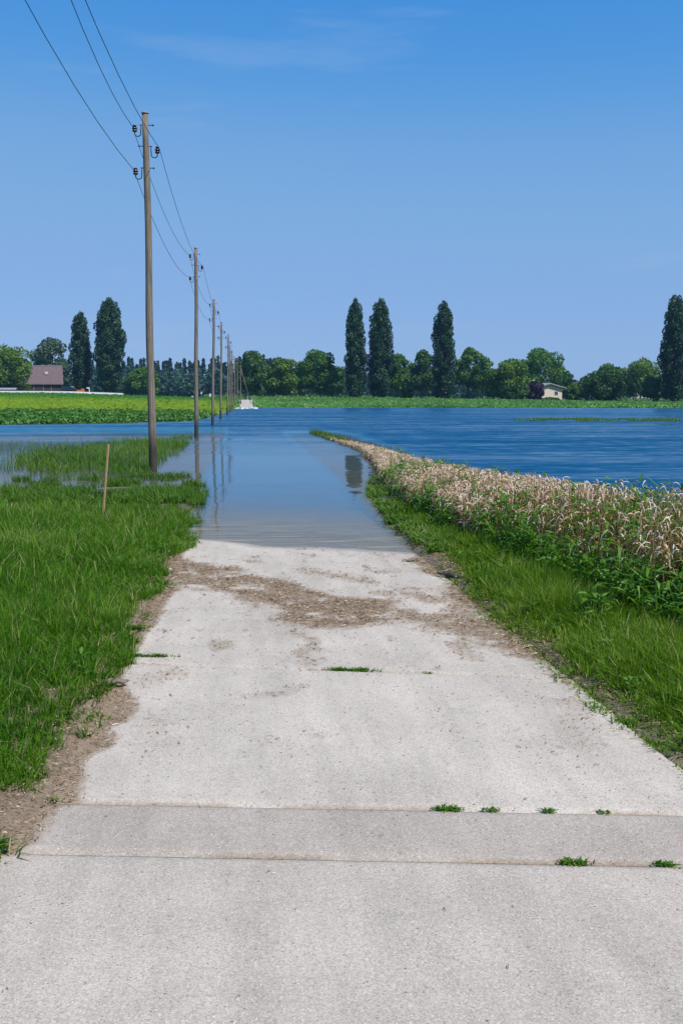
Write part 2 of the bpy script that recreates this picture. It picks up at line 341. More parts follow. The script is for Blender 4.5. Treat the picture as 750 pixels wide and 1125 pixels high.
W_WISP = [[on_road(*q) for q in r_] for r_ in ([(380, 637), (480, 650), (482, 655), (400, 645)], [(262, 668), (290, 666), (292, 671), (266, 672)], [(440, 650), (488, 652), (486, 662), (450, 660)], [(240, 655), (330, 664), (325, 669), (250, 662)], [(330, 625), (420, 640), (415, 644), (330, 630)])]
def wrack(x, y):
    """how thickly the flood has left straw and silt on the concrete, 0..1"""
    out = np.zeros(np.shape(x)); nf = vnoise(x, y, 7, 44, 3); nl = vnoise(x * 1.0, y * 1.0, 2.2, 48, 4)
    for kx, ky in ((.05, .1), (-.06, .05), (.03, -.12), (-.02, -.05), (.1, .0), (-.1, -.1)):
        wx_ = x + .34 * (vnoise(x, y, 2.6, 41, 4) - .5) + kx * .8; wy_ = y + .9 * (vnoise(x, y, 2.1, 42, 4) - .5) + ky
        m_ = np.maximum.reduce([1.0 * inside(W_MAIN, wx_, wy_), .70 * inside(W_RIGHT, wx_, wy_)] + [.55 * inside(w_, wx_, wy_) for w_ in W_WISP])
        m_ = m_ * sstep(.30, .62, nf * .55 + nl * .55)
        lf_ = inside(W_LEFT, x + .10 * (vnoise(x, y, 3.0, 43, 4) - .5) + kx * .25, y + .25 * (vnoise(x, y, 2.4, 45, 4) - .5) + ky * .3)
        out = out + np.maximum(m_, lf_ * (.72 + .28 * nl))
    out = out / 6
    edge_r = np.interp(y, [2, 5.3, 6.2, 7.2, 9, 12], [1.45, 1.40, 1.30, 1.15, 1.15, 1.30])
    right = sstep(-.05, .16, x - edge_r + (nl - .5) * .5 + (nf - .5) * .2)
    spots = sstep(.60, .78, vnoise(x, y * .7, 3.4, 47, 4)) * .4 * sstep(3.5, 7, y)
    return np.clip(np.maximum.reduce([out, right * .85, spots]), 0, 1)
M_CONC, t, o = new_mat('worn_concrete'); l = t.links.new
tcn = N(t, 'ShaderNodeTexCoord'); obj_ = tcn.outputs['Object']; sx = N(t, 'ShaderNodeSeparateXYZ'); l(obj_, sx.inputs[0])
def nz(scale, detail=4, rough=.6, stretch=None):
    n = N(t, 'ShaderNodeTexNoise', Scale=scale, Detail=detail, Roughness=rough)
    if stretch:
        mp_ = N(t, 'ShaderNodeMapping'); mp_.inputs['Scale'].default_value = stretch; l(obj_, mp_.inputs[0]); l(mp_.outputs[0], n.inputs['Vector'])
    else: l(obj_, n.inputs['Vector'])
    return n.outputs[0]
def mrange(s, a, b, c, d):
    n = N(t, 'ShaderNodeMapRange'); l(s, n.inputs[0])
    for i, q in enumerate((a, b, c, d)): n.inputs[i + 1].default_value = q
    return n.outputs[0]
def mixc(f, a, b, mode='MIX'):
    n = N(t, 'ShaderNodeMix', data_type='RGBA', blend_type=mode)
    for s, i in ((f, 0), (a, 6), (b, 7)):
        if hasattr(s, 'is_linked'): l(s, n.inputs[i])
        else: n.inputs[i].default_value = s
    return n.outputs[2]
shade = N(t, 'ShaderNodeAttribute', attribute_name='slab'); dirt = N(t, 'ShaderNodeAttribute', attribute_name='dirt')
base = mixc(shade.outputs['Fac'], (.39, .333, .275, 1), (.50, .437, .362, 1))
base = mixc(1.0, base, mrange(nz(1.3, 5), .3, .7, .88, 1.10), 'MULTIPLY')
base = mixc(mrange(nz(.9, 6, .7), .52, .72, 0, .30), base, (.33, .265, .20, 1))                       # old mud stains
base = mixc(mrange(nz(2.1, 5, .65), .62, .68, 0, .22), base, (.20, .19, .18, 1))
base = mixc(1.0, base, mrange(nz(3.4, 4, .6, (1.7, .16, 1)), .35, .68, .90, 1.05), 'MULTIPLY')     # worn along the wheels
vor = N(t, 'ShaderNodeTexVoronoi', Scale=190); l(obj_, vor.inputs['Vector'])
agg = N(t, 'ShaderNodeSeparateColor'); l(vor.outputs['Color'], agg.inputs[0])
base = mixc(1.0, base, mrange(agg.outputs[0], 0, 1, .80, 1.17), 'MULTIPLY')
base = mixc(1.0, base, mrange(nz(330, 2, .7), .3, .7, .82, 1.15), 'MULTIPLY')
base = mixc(mrange(nz(38, 3, .5), .69, .75, 0, .4), base, (.20, .15, .11, 1))                      # dark specks
base = mixc(mrange(agg.outputs[1], .94, .96, 0, .45), base, (.68, .64, .58, 1))                         # pale and dark stones in the worn face
base = mixc(mrange(agg.outputs[2], .95, .97, 0, .55), base, (.19, .155, .125, 1))
d2 = N(t, 'ShaderNodeMath', operation='MULTIPLY_ADD'); l(dirt.outputs['Fac'], d2.inputs[0]); d2.inputs[1].default_value = 1.35; l(mrange(nz(26, 6, .75), .25, .75, -.42, .25), d2.inputs[2])
dm = N(t, 'ShaderNodeClamp'); l(d2.outputs[0], dm.inputs[0])
dirtc = mixc(mrange(nz(60, 4, .7, (1, 1.8, 1)), .35, .65, 0, 1), (.15, .10, .064, 1), (.37, .28, .19, 1))
base = mixc(dm.outputs[0], base, dirtc)
wet_a = N(t, 'ShaderNodeAttribute', attribute_name='wet')            # soaked concrete beside the water
base = mixc(1.0, base, mrange(wet_a.outputs['Fac'], 0, 1, 1, .72), 'MULTIPLY')
pb = N(t, 'ShaderNodeBsdfPrincipled', Roughness=.9); pb.inputs['Specular IOR Level'].default_value = .2
l(mrange(wet_a.outputs['Fac'], 0, 1, .9, .45), pb.inputs['Roughness'])
bp = N(t, 'ShaderNodeBump', Strength=.35, Distance=.006); l(nz(90, 5, .7), bp.inputs['Height']); l(base, pb.inputs['Base Color']); l(bp.outputs[0], pb.inputs['Normal']); l(pb.outputs[0], o.inputs[0])
skew = lambda y: np.interp(y, [2.3, 3.5, 4.1, 6.4, 9, 14], [.0, .126, .128, .20, .20, .0])
fz_base = lambda V: road_z(V[:, 0], V[:, 1]) - .0045 * np.exp(-((V[:, 0] + .45) / .6) ** 2) * sstep(8, 11, V[:, 1]) * sstep(18, 15, V[:, 1]) + .004 * (vnoise(V[:, 0], V[:, 1], 2.2, 31) - .5)
def slab(x0, x1, y0, y1, tone, step, ys=None):
    if step < .1: y0, y1 = y0 + .005, y1 - .005              # open joints between the slabs
    xs = np.unique(np.r_[np.arange(x0, x1, step), x1]); ys = np.unique(np.r_[np.arange(y0, y1, step), y1]) if ys is None else ys
    def fz(x, y):
        z = np.zeros(np.shape(x))
        e = np.minimum(np.minimum(y - y0, y1 - y), .03) / .03
        ex = np.minimum(np.minimum(x - x0, x1 - x) + .015 * vnoise(x * 0 + 3, y, 7, 35), .05) / .05
        return z - .014 * (1 - np.clip(e, 0, 1)) ** 2 - .04 * (1 - np.clip(ex, 0, 1)) ** 2
    V, F = grid(xs, ys, fz)
    V[:, 1] -= V[:, 0] * skew(V[:, 1]); V[:, 2] += fz_base(V)
    V[:, 0] += np.where(np.abs(V[:, 0]) > HALF - .08, .07 * (vnoise(V[:, 0] * 0 + np.sign(V[:, 0]) * 9, V[:, 1], 2.5, 37) - .5), 0)
    return V, F, np.full(len(V), tone)
parts = []; tones = []
fine = .03
for (y0, y1, tone, st, x0, x1) in [(-8, 2.2, .62, .2, -HALF - .65, HALF + .3), (2.2, 3.575, .62, fine, -HALF - .65, HALF + .1), (3.575, 4.075, .10, fine, -HALF - .28, HALF + .1), (4.075, 6.40, 1.0, fine, -HALF - .22, HALF), (6.40, 15, .88, fine, -HALF - .17, HALF), (15, 60, .8, .5, -HALF, HALF), (60, 270, .8, .7, -HALF, HALF)]:
    V, F, tn = slab(x0, x1, y0, y1, tone, st); parts.append((V, F)); tones.append(tn)
V, F = merge(parts); tn = np.concatenate(tones)
dt = np.where(V[:, 1] < 20, wrack(V[:, 0], V[:, 1]), 0)
for yj, k in ((3.575, .8), (4.075, .6), (6.40, .5)):      # crumbs in the joints
    dt = np.maximum(dt, k * np.exp(-((V[:, 1] + V[:, 0] * skew(yj) - yj) / .02) ** 2) * sstep(.3, .6, vnoise(V[:, 0], V[:, 1] * 0 + yj, 3, 52)))
wt = sstep(.0050, .0010, V[:, 2] - ZW + .003 * (vnoise(V[:, 0], V[:, 1], 3, 58) - .5)) * (V[:, 1] > 8)
road = link('road', np_mesh('road', V, F, {'slab': tn, 'dirt': dt, 'wet': wt}, True), M_CONC); road['kind'] = 'structure'

# ------------------------------------------------------------------ flood water
wx = axis([(-4000, -400, 600), (-400, -60, 40), (-60, -20, 4), (-20, -7, 1), (-7, -2.4, .3), (-2.4, 2.4, .1), (2.4, 7, .3), (7, 20, 1), (20, 100, 5), (100, 400, 30), (400, 4000, 600)])
wy = axis([(5, 10, .5), (10, 24, .1), (24, 60, .8), (60, 215, 3)])
V, F = grid(wx, wy, lambda x, y: np.full(np.shape(x), ZW))
V = V.copy(); depth = ZW - land_z(V[:, 0], V[:, 1]) + np.where(np.abs(V[:, 0]) < 1.2, 0, 0)
calm = sstep(1.0, 3.0, np.abs(V[:, 0] + .4 + .06 * np.maximum(V[:, 1] - 25, 0) * 0)) * .0
lat = sstep(-2.4, -3.4, V[:, 0]) * sstep(26, 45, V[:, 1]) + sstep(2.4 , 5.0, V[:, 0])
rough = np.clip(lat + sstep(26, 75, V[:, 1] + 8 * (vnoise(V[:, 0], V[:, 1], .12, 61) - .5)), 0, 1)
M_WATER, t, o = new_mat('flood_water'); l = t.links.new
tcn = N(t, 'ShaderNodeTexCoord'); obj_ = tcn.outputs['Object']
dep = N(t, 'ShaderNodeAttribute', attribute_name='depth'); rgh = N(t, 'ShaderNodeAttribute', attribute_name='ripple')
def slope_noise(scale, detail, stretch, amp):
    mp_ = N(t, 'ShaderNodeMapping'); mp_.inputs['Scale'].default_value = stretch; l(obj_, mp_.inputs[0])
    n = N(t, 'ShaderNodeTexNoise', Scale=scale, Detail=detail, Roughness=.6); l(mp_.outputs[0], n.inputs['Vector'])
    a_ = N(t, 'ShaderNodeVectorMath', operation='SUBTRACT'); l(n.outputs['Color'], a_.inputs[0]); a_.inputs[1].default_value = (.5, .5, .5)
    b_ = N(t, 'ShaderNodeVectorMath', operation='MULTIPLY'); l(a_.outputs[0], b_.inputs[0]); b_.inputs[1].default_value = (amp, amp, 0); return b_.outputs[0]
def vadd(a_, b_):
    n = N(t, 'ShaderNodeVectorMath', operation='ADD'); l(a_, n.inputs[0])
    if isinstance(b_, tuple): n.inputs[1].default_value = b_
    else: l(b_, n.inputs[1])
    return n.outputs[0]
slopes = vadd(vadd(slope_noise(2.6, 3, (.5, 1.4, 1), 1.0), slope_noise(.9, 2, (.45, 1.5, 1), .8)), slope_noise(.22, 2, (.35, 1.6, 1), .28))
slopes = vadd(slopes, (.05, -.31, 0))                      # slopes tilted toward the road end, shaping in a reflection of higher, bluer sky
big = mrange(nz(.07, 6, .72, (.35, 2.6, 1)), .38, .62, .30, 1.35)
st = N(t, 'ShaderNodeMath', operation='MULTIPLY'); l(mrange(rgh.outputs['Fac'], 0, 1, .034, .62), st.inputs[0]); l(big, st.inputs[1])
sv = N(t, 'ShaderNodeVectorMath', operation='SCALE'); l(slopes, sv.inputs[0]); l(st.outputs[0], sv.inputs['Scale'])
bp = N(t, 'ShaderNodeVectorMath', operation='NORMALIZE'); l(vadd(sv.outputs[0], (0, 0, 1)), bp.inputs[0])
fr = N(t, 'ShaderNodeFresnel', IOR=1.33); l(bp.outputs[0], fr.inputs['Normal'])
gl = N(t, 'ShaderNodeBsdfGlossy', Roughness=.03); l(bp.outputs[0], gl.inputs['Normal'])
df = N(t, 'ShaderNodeBsdfDiffuse')
ex = N(t, 'ShaderNodeMath', operation='MULTIPLY'); l(dep.outputs['Fac'], ex.inputs[0]); ex.inputs[1].default_value = -7.5
e2 = N(t, 'ShaderNodeMath', operation='EXPONENT'); l(ex.outputs[0], e2.inputs[0])
film = mrange(nz(2.0, 7, .72, (.42, 3.0, 1)), .46, .62, .12, 1)               # streaks of silt and algae drifting in the shallows
fm_ = N(t, 'ShaderNodeMath', operation='MULTIPLY'); l(film, fm_.inputs[0]); l(mrange(dep.outputs['Fac'], .0, .11, .9, 0), fm_.inputs[1])
deepc = mixc(mrange(dep.outputs['Fac'], .30, .62, 0, 1), (.03, .15, .245, 1), (.006, .062, .135, 1))
deepc = mixc(mrange(dep.outputs['Fac'], .015, .09, 0, 1), (.17, .165, .125, 1), deepc)
l(mixc(fm_.outputs[0], deepc, (.36, .32, .21, 1)), df.inputs[0])
tp = N(t, 'ShaderNodeBsdfTransparent'); tp.inputs[0].default_value = (.86, .82, .70, 1)
op = N(t, 'ShaderNodeMath', operation='SUBTRACT', use_clamp=True); op.inputs[0].default_value = 1; l(e2.outputs[0], op.inputs[1])
op2 = N(t, 'ShaderNodeMath', operation='MAXIMUM'); l(op.outputs[0], op2.inputs[0]); l(fm_.outputs[0], op2.inputs[1])
m1 = N(t, 'ShaderNodeMixShader'); l(op2.outputs[0], m1.inputs[0]); l(tp.outputs[0], m1.inputs[1]); l(df.outputs[0], m1.inputs[2])
frs = N(t, 'ShaderNodeMath', operation='MULTIPLY'); l(fr.outputs[0], frs.inputs[0]); l(mrange(fm_.outputs[0], 0, 1, 1, .18), frs.inputs[1])
m2 = N(t, 'ShaderNodeMixShader'); l(frs.outputs[0], m2.inputs[0]); l(m1.outputs[0], m2.inputs[1]); l(gl.outputs[0], m2.inputs[2]); l(m2.outputs[0], o.inputs[0])
water = link('water', np_mesh('water', V, F, {'depth': np.maximum(depth, 0), 'ripple': rough}, True), M_WATER); water['kind'] = 'structure'

# ------------------------------------------------------------------ grass
def scatter(n, x0, x1, y0, y1): return rng.uniform(x0, x1, n), rng.uniform(y0, y1, n)
def in_view(x, y, margin=2.2):
    xl = CAM[0] + np.tan(YAW - R(19.2)) * y - margin; xr = CAM[0] + np.tan(YAW + R(19.2)) * y + margin
    return (x > xl) & (x < xr)
def grass_obj(name, sets, mat, label, cat):
    Vs = []; vv = []
    for (x, y, z, h, wd, bend, az, v) in sets:
        V, F = blades(x, y, z, h, wd, bend, az); Vs.append((V, F)); vv.append(rep(v, 6))
    V, F = merge(Vs); ob = link(name, np_mesh(name, V, F, {'v': np.concatenate(vv)}), mat)
    return tag(ob, label, cat, kind='stuff')
def lawn(x, y, hmul, wmul, seed, z=None):
    n = len(x); c = vnoise(x, y, 1.1, seed); c2 = vnoise(x, y, 5, seed + 3)
    h = hmul * (.10 + .30 * c ** 1.5 + .12 * c2) * rng.uniform(.55, 1.2, n)
    az = rng.uniform(0, 2 * np.pi, n) * .75 + vnoise(x, y, .8, seed + 5) * 6
    v = np.clip(.5 * vnoise(x, y, .9, seed + 8) + .35 * c2 + rng.normal(0, .17, n) - .05, 0, 1)
    return (x, y, (land_z(x, y) if z is None else z) - .015, h, wmul * rng.uniform(.7, 1.3, n), rng.uniform(.15, .95, n), az, v)
edge_left = lambda y: np.interp(y, [0, 3.55, 3.75, 4.4, 5.2, 6.4, 7.8, 10.8, 13, 16, 20], [-1.80, -1.80, -1.72, -1.64, -1.61, -1.58, -1.56, -1.53, -1.44, -1.42, -1.42])
def tufts(cx, cy, nb, hgt, spread, wd, v, z=None, bend=(.15, 1.0)):
    """tussocks: blades fanning out from each centre"""
    m_ = len(cx); x0, y0 = np.repeat(cx, nb), np.repeat(cy, nb); n = len(x0)
    r_ = np.abs(rng.normal(0, 1, n)) * np.repeat(spread, nb); a = rng.uniform(0, 6.283, n); x, y = x0 + r_ * np.cos(a), y0 + r_ * np.sin(a)
    h = np.repeat(hgt, nb) * rng.uniform(.45, 1.12, n); zz = land_z(x, y) if z is None else np.repeat(z, nb)
    return (x, y, zz - .015, h, wd * rng.uniform(.6, 1.35, n), rng.uniform(*bend, n) ** 1.2, a + rng.normal(0, .5, n), np.clip(np.repeat(v, nb) + rng.normal(0, .16, n) + (rng.random(n) < .03) * .6, 0, 1))
sets = []
for (n, y0, y1, wm_, nb) in [(19000, 2.5, 9, .0058, 12), (15000, 9, 16, .0080, 10), (11000, 16, 30, .013, 8)]:
    x, y = scatter(n, -9.5 if y1 > 16 else -5.5, -1.35, y0, y1)
    e = edge_left(y) + .22 * (vnoise(x, y, 2.2, 71, 4) - .5) + .08 * np.sin(y * 2.1)
    lim = np.interp(x, [-8, -5, -3, -1.5], [22.5, 19.8, 16.4, 16.6])
    dens = np.clip(.96 * sstep(-2.0, 2.4, lim - y + 4.5 * (vnoise(x, y, .8, 73, 3) - .5)), 0, 1) * (.55 + .45 * sstep(.25, .5, vnoise(x, y, 2.4, 75)))
    keep = (x < e) & in_view(x, y) & (rng.random(n) < dens) & ~((y < 4.32) & (x > -1.95)); x, y = x[keep], y[keep]
    c = vnoise(x, y, .9, 80); c2 = vnoise(x, y, 3.5, 83)
    h = (.06 + .18 * c ** 1.4 + .14 * c2 ** 2 + .10 * rng.random(len(x)) ** 3) * np.interp(y, [3, 6, 12, 20], [.85, 1.0, 1.08, .9]) * np.clip(.5 + (edge_left(y) - x) * .8, .5, 1.15)
    v = .18 + .5 * vnoise(x, y, 1.3, 88) + .42 * (rng.random(len(x)) - .4) + .13 * sstep(8, 14, y)
    sets.append(tufts(x, y, nb, h, rng.uniform(.012, .045, len(x)), wm_, v, np.maximum(land_z(x, y), ZW - .06)))
    m_ = rng.random(len(x)) < .05                        # pale seed stems and long arching blades
    q = m_.sum(); sets.append((x[m_], y[m_], np.maximum(land_z(x[m_], y[m_]), ZW - .06), h[m_] * rng.uniform(1.1, 1.7, q) + .06, np.full(q, wm_ * .8), rng.uniform(.2, 1.3, q), rng.uniform(0, 6.28, q), rng.uniform(.75, 1, q)))
# ragged low growth creeping over the straw and the edge of the concrete
x, y = scatter(2600, -2.4, -1.25, 3.2, 17); e = edge_left(y); k = (x > e - .1) & (x < e + .30 * vnoise(x, y, 1.7, 78, 3) ** 1.5) & (vnoise(x, y, 2.3, 79) > .52); x, y = x[k], y[k]
sets.append(tufts(x, y, 8, rng.uniform(.03, .10, len(x)), np.full(len(x), .03), .009, np.full(len(x), .5), bend=(.4, 1.5)))
grass_obj('grass', sets, M_GRASS, 'lush green grass on the left roadside bank', 'grass')

parts = []; vv = []
for (n, xa, xb, ya, yb) in ((420, -6, -1.5, 4, 19), (260, 1.5, 2.6, 4, 15)):
    x, y = scatter(n, xa, xb, ya, yb); k = in_view(x, y) & ((x < edge_left(y) - .1) | (x > 0)) & (vnoise(x, y, .9, 125) > .42); x, y = x[k], y[k]; n = len(x); sz = rng.uniform(.03, .075, n)
    for q in range(7):
        a = q * .9 + rng.uniform(0, 6.28, n); d_ = np.c_[np.cos(a), np.sin(a), np.zeros(n)]; tt = np.linspace(0, 1, 4); up = rng.uniform(.3, 1.1, n)
        P = np.c_[x, y, land_z(x, y) + rng.uniform(.02, .12, n)][:, None, :] + d_[:, None, :] * (sz[:, None] * tt[None])[:, :, None]; P[:, :, 2] += sz[:, None] * (up[:, None] * tt[None] - .6 * tt[None] ** 2)
        V, F = ribbons(P, np.c_[-np.sin(a), np.cos(a), rng.normal(0, .25, n)], (sz * .38)[:, None] * np.array([.3, 1, .9, .1])[None]); parts.append((V, F)); vv.append(rep(np.clip(rng.normal(.6, .2, n), 0, 1), 8))
V, F = merge(parts); tag(link('broadleaf_herbs', np_mesh('broadleaf_herbs', V, F, {'v': np.concatenate(vv)}), M_WEED), 'small broad leaved herbs scattered through the roadside grass', 'herbs', kind='stuff')

# emergent meadow on the left: grass standing in the shallow flood
spit = [tuple(on_level(px, py, ZW)[:2]) for px, py in [(20, 499), (110, 489), (160, 485), (205, 480.5), (213, 481.5), (196, 499), (172, 512), (160, 522), (150, 528), (90, 516), (60, 524), (25, 512)]]
sets = []
x, y = scatter(60000, -14, -1.9, 22, 58); q = vnoise(x, y, .55, 91, 4)
k = inside(spit, x + .5 * (vnoise(x, y, .8, 93) - .5), y + 2.2 * (vnoise(x, y, .8, 94) - .5)) & (q > .36)
x1, y1 = x[k], y[k]; n = len(x1)
sets.append((x1, y1, np.full(n, ZW - .04), rng.uniform(.14, .42, n) * (.6 + .8 * q[k]), rng.uniform(.008, .02, n), rng.uniform(.1, .8, n), rng.uniform(0, 6.28, n), np.clip(.25 + .6 * vnoise(x1, y1, .6, 95) + rng.normal(0, .15, n), 0, 1)))
k = ~k & (q > .49) & (y < 41) & (x < np.interp(y, [20, 26, 30], [-3.2, -3.4, -4.6])) & (rng.random(len(x)) < np.interp(y, [22, 30, 41], [.75, .5, .22]))
x1, y1 = x[k], y[k]; n = len(x1)
sets.append((x1, y1, np.full(n, ZW - .04), rng.uniform(.14, .50, n), rng.uniform(.006, .014, n), rng.uniform(.1, .9, n), rng.uniform(0, 6.28, n), np.clip(.45 + rng.normal(0, .2, n), 0, 1)))
x, y = scatter(32000, -6, -1.42, 17.5, 24.5)           # drowned leading edge of the bank
k = (vnoise(x, y, 1.2, 97, 4) > .47 + .045 * (y - 18.5) - .05 * (x > -2.6)) & (x < -1.45 - .35 * sstep(20, 23, y) + .2 * vnoise(x, y, 2, 98))
x1, y1 = x[k], y[k]; n = len(x1)
sets.append((x1, y1, np.maximum(land_z(x1, y1), ZW - .05), rng.uniform(.08, .26, n), rng.uniform(.008, .02, n), rng.uniform(.2, 1.0, n), rng.uniform(0, 6.28, n), np.clip(.4 + rng.normal(0, .22, n), 0, 1)))
grass_obj('marsh_grass', sets, M_MARSH, 'flooded meadow grass standing in shallow water around the first poles', 'grass')

# right verge
sets = []
edge_right = lambda y: np.interp(y, [0, 4.4, 5.7, 7.8, 9.6, 12, 15, 18], [1.44, 1.44, 1.40, 1.38, 1.42, 1.60, 1.70, 1.75])
for (n, y0, y1, wm_, nb) in [(13000, 2.6, 9, .0068, 11), (9000, 9, 17, .0095, 9)]:
    x, y = scatter(n, 1.2, 3.4, y0, y1); e = edge_right(y) + .34 * (vnoise(x, y, 2.0, 101, 4) - .5)
    keep = (x > e) & (x < 2.95) & (rng.random(n) < .25 + .75 * sstep(0, .22, x - e)) & (rng.random(n) < .15 + .85 * sstep(17.5, 13.5, y)); x, y = x[keep], y[keep]
    c = vnoise(x, y, 1.1, 110); c2 = vnoise(x, y, 3.5, 113)
    h = (.08 + .19 * c ** 1.4 + .12 * c2 ** 2 + .08 * rng.random(len(x)) ** 3) * np.clip(.4 + (x - edge_right(y)) * 1.3, .4, 1.1)
    v = .18 + .5 * vnoise(x, y, 1.3, 118) + .42 * (rng.random(len(x)) - .4)
    sets.append(tufts(x, y, nb, h, rng.uniform(.012, .045, len(x)), wm_, v))
x, y = scatter(3800, 1.15, 2.0, 3.6, 14); e = edge_right(y); k = (x < e + .25) & (x > e - .22 * vnoise(x, y, 1.9, 104, 3)) & (vnoise(x, y, 2.6, 105) > .45); x, y = x[k], y[k]
sets.append(tufts(x, y, 8, rng.uniform(.02, .07, len(x)), np.full(len(x), .03), .009, rng.uniform(.3, .7, len(x)), bend=(.4, 1.5)))
grass_obj('verge_grass', sets, M_VERGE, 'short green grass on the strip between concrete and dead stalks', 'grass')
sets = []
x, y = scatter(26000, 1.35, 3.1, 11.5, 24)
e = np.interp(y, [11.5, 14, 17, 20, 24], [1.50, 1.45, 1.55, 1.75, 2.4])
k = (x > e + .25 * (vnoise(x, y, 2.5, 121, 4) - .5)) & (vnoise(x, y, 1.6, 122, 4) > .40 + .03 * np.maximum(y - 17, 0))
x, y = x[k], y[k]; n = len(x)
sets.append((x, y, np.maximum(land_z(x, y), ZW - .03) - .01, rng.uniform(.05, .20, n), rng.uniform(.012, .03, n), rng.uniform(.4, 1.5, n), rng.uniform(0, 6.28, n), np.clip(.35 + .4 * vnoise(x, y, 1.2, 123) + rng.normal(0, .2, n), 0, 1)))
grass_obj('shore_weeds', sets, M_MARSH, 'low trampled weeds along the right water edge', 'weeds')

# ------------------------------------------------------------------ dead stalks and green weeds right of the road
def strip_plants(name, px_, py_, hgt, nleaf, leaf_len, leaf_w, mat, label, cat, stalk_r, droop, kind='stuff', parent=None, vshift=0.0):
    n = len(px_); z0 = np.maximum(land_z(px_, py_), ZW - .05) - .02
    lean = rng.normal(0, .09, (n, 2)); K = 5; parts = []; vv = []
    top = np.c_[px_ + lean[:, 0] * hgt, py_ + lean[:, 1] * hgt, z0 + hgt]; bot = np.c_[px_, py_, z0]
    for rot in (0, 1):
        a = rng.uniform(0, 3.14, n); S = np.c_[np.cos(a + rot * 1.57), np.sin(a + rot * 1.57), np.zeros(n)]
        P = np.stack([bot, bot * .5 + top * .5, top], 1); V, F = ribbons(P, S, np.outer(stalk_r * rng.uniform(.7, 1.3, n), [1.1, 1, .5])); parts.append((V, F)); vv.append(rep(np.clip(rng.uniform(.1, .6, n) + vshift, 0, 1), 6))
    tt = np.linspace(0, 1, K)
    for j in range(nleaf):
        f = np.clip((j + .6) / nleaf + rng.normal(0, .08, n), .12, 1); org = bot + (top - bot) * f[:, None]
        a = rng.uniform(0, 6.28, n); d = np.c_[np.cos(a), np.sin(a), np.zeros(n)]; Ln = leaf_len * rng.uniform(.5, 1.2, n); up = rng.uniform(.35, 1.0, n); dr = droop * rng.uniform(.5, 1.5, n)
        P = org[:, None, :] + d[:, None, :] * (Ln[:, None] * np.sin(tt * 1.5)[None] * .8)[:, :, None]
        P[:, :, 2] += Ln[:, None] * (up[:, None] * tt[None] - dr[:, None] * tt[None] ** 2)
        P += rng.normal(0, .012, P.shape) * tt[None, :, None]
        S = np.c_[-np.sin(a), np.cos(a), rng.normal(0, .45, n)]; S /= np.linalg.norm(S, axis=1, keepdims=True)
        V, F = ribbons(P, S, leaf_w * rng.uniform(.6, 1.3, n)[:, None] * np.array([.45, 1, .9, .55, .06])[None]); parts.append((V, F))
        vv.append(rep(np.clip(rng.normal(.58, .22, n) + vshift, 0, 1), 2 * K))
    V, F = merge(parts); me = np_mesh(name, V, F, {'v': np.concatenate(vv)})
    ob = link(name, me, mat, parent)
    return tag(ob, label, cat, kind=kind) if kind else ob
front = lambda y: np.interp(y, [0, 5, 7, 9.7, 13, 19, 24, 28, 35, 50], [3.0, 2.80, 2.66, 2.38, 2.16, 2.14, 2.55, 2.95, 3.4, 3.05])
back = lambda y: np.interp(y, [0, 11, 18, 25, 33, 45, 51], [4.7, 4.35, 4.0, 3.95, 4.0, 3.6, 3.15])
x, y = scatter(9000, 2, 5, 4, 51); k = (x > front(y) + .12 * (vnoise(x, y, 2, 131) - .5) + .3 * (y < 11)) & (x < back(y)); x, y = x[k], y[k]
gm_ = vnoise(x, y, .9, 133, 3)
green_w = np.where(y < 22, sstep(.41, .54, gm_ + .16 * sstep(.9, .0, x - front(y)) - .05), .04)
isg = rng.random(len(x)) < green_w * .8
# the dead cereal: thin ochre stalks, each with a drooping pale head and a withered leaf
dx, dy = scatter(58000, 2, 5, 4, 51); k = (dx > front(dy) + .14 * (vnoise(dx, dy, 2, 131) - .5) + .10 * (dy < 11)) & (dx < back(dy))
gd = np.where(dy < 24, sstep(.44, .58, vnoise(dx, dy, .9, 133, 3) + .10 * sstep(.7, .0, dx - front(dy)) - .05), .04)
k &= rng.random(len(dx)) > gd * .75; dx, dy = dx[k], dy[k]; n = len(dx)
hd = (1 + .12 * (dy < 11)) * np.interp(dy, [5, 12, 17, 20, 25, 35, 51], [.80, .75, .66, .58, .50, .40, .26]) * rng.uniform(.80, 1.08, n) * (.9 + .2 * vnoise(dx, dy, 1.3, 135)) * (1 - .35 * sstep(.7, 0, back(dy) - dx)) * (.70 + .30 * sstep(.0, .7, dx - front(dy)))
z0 = np.maximum(land_z(dx, dy), ZW - .05) - .02; a = rng.uniform(0, 6.28, n); d = np.c_[np.cos(a), np.sin(a), np.zeros(n)]; S = np.c_[-np.sin(a), np.cos(a), rng.normal(0, .5, n)]; S /= np.linalg.norm(S, axis=1, keepdims=True)
bot = np.c_[dx, dy, z0]; top = bot + d * (hd * rng.uniform(-.05, .14, n))[:, None]; top[:, 2] = z0 + hd
wf = np.interp(dy, [5, 15, 35], [1, 1.25, 1.8])
parts = []; vv = []
P = np.stack([bot, (bot + top) / 2 - d * .01, top], 1)
for sd_ in (S, np.c_[d[:, :2], np.zeros(n)]):
    V, F = ribbons(P, sd_, np.outer(.0055 * wf, [1.2, 1, .7])); parts.append((V, F)); vv.append(rep(np.clip(rng.normal(.35, .14, n), 0, 1), 6))
hl = rng.uniform(.07, .15, n); uu = np.linspace(0, 1, 4); dr = rng.uniform(.5, 1.5, n)
P = top[:, None, :] + d[:, None, :] * (hl[:, None] * uu[None] * .8)[:, :, None]; P[:, :, 2] += hl[:, None] * (.55 * uu[None] - dr[:, None] * uu[None] ** 2)
V, F = ribbons(P, S, .0100 * wf[:, None] * np.array([.5, 1.1, 1, .3])[None]); parts.append((V, F)); vv.append(rep(np.clip(rng.normal(.80, .14, n), 0, 1), 8))
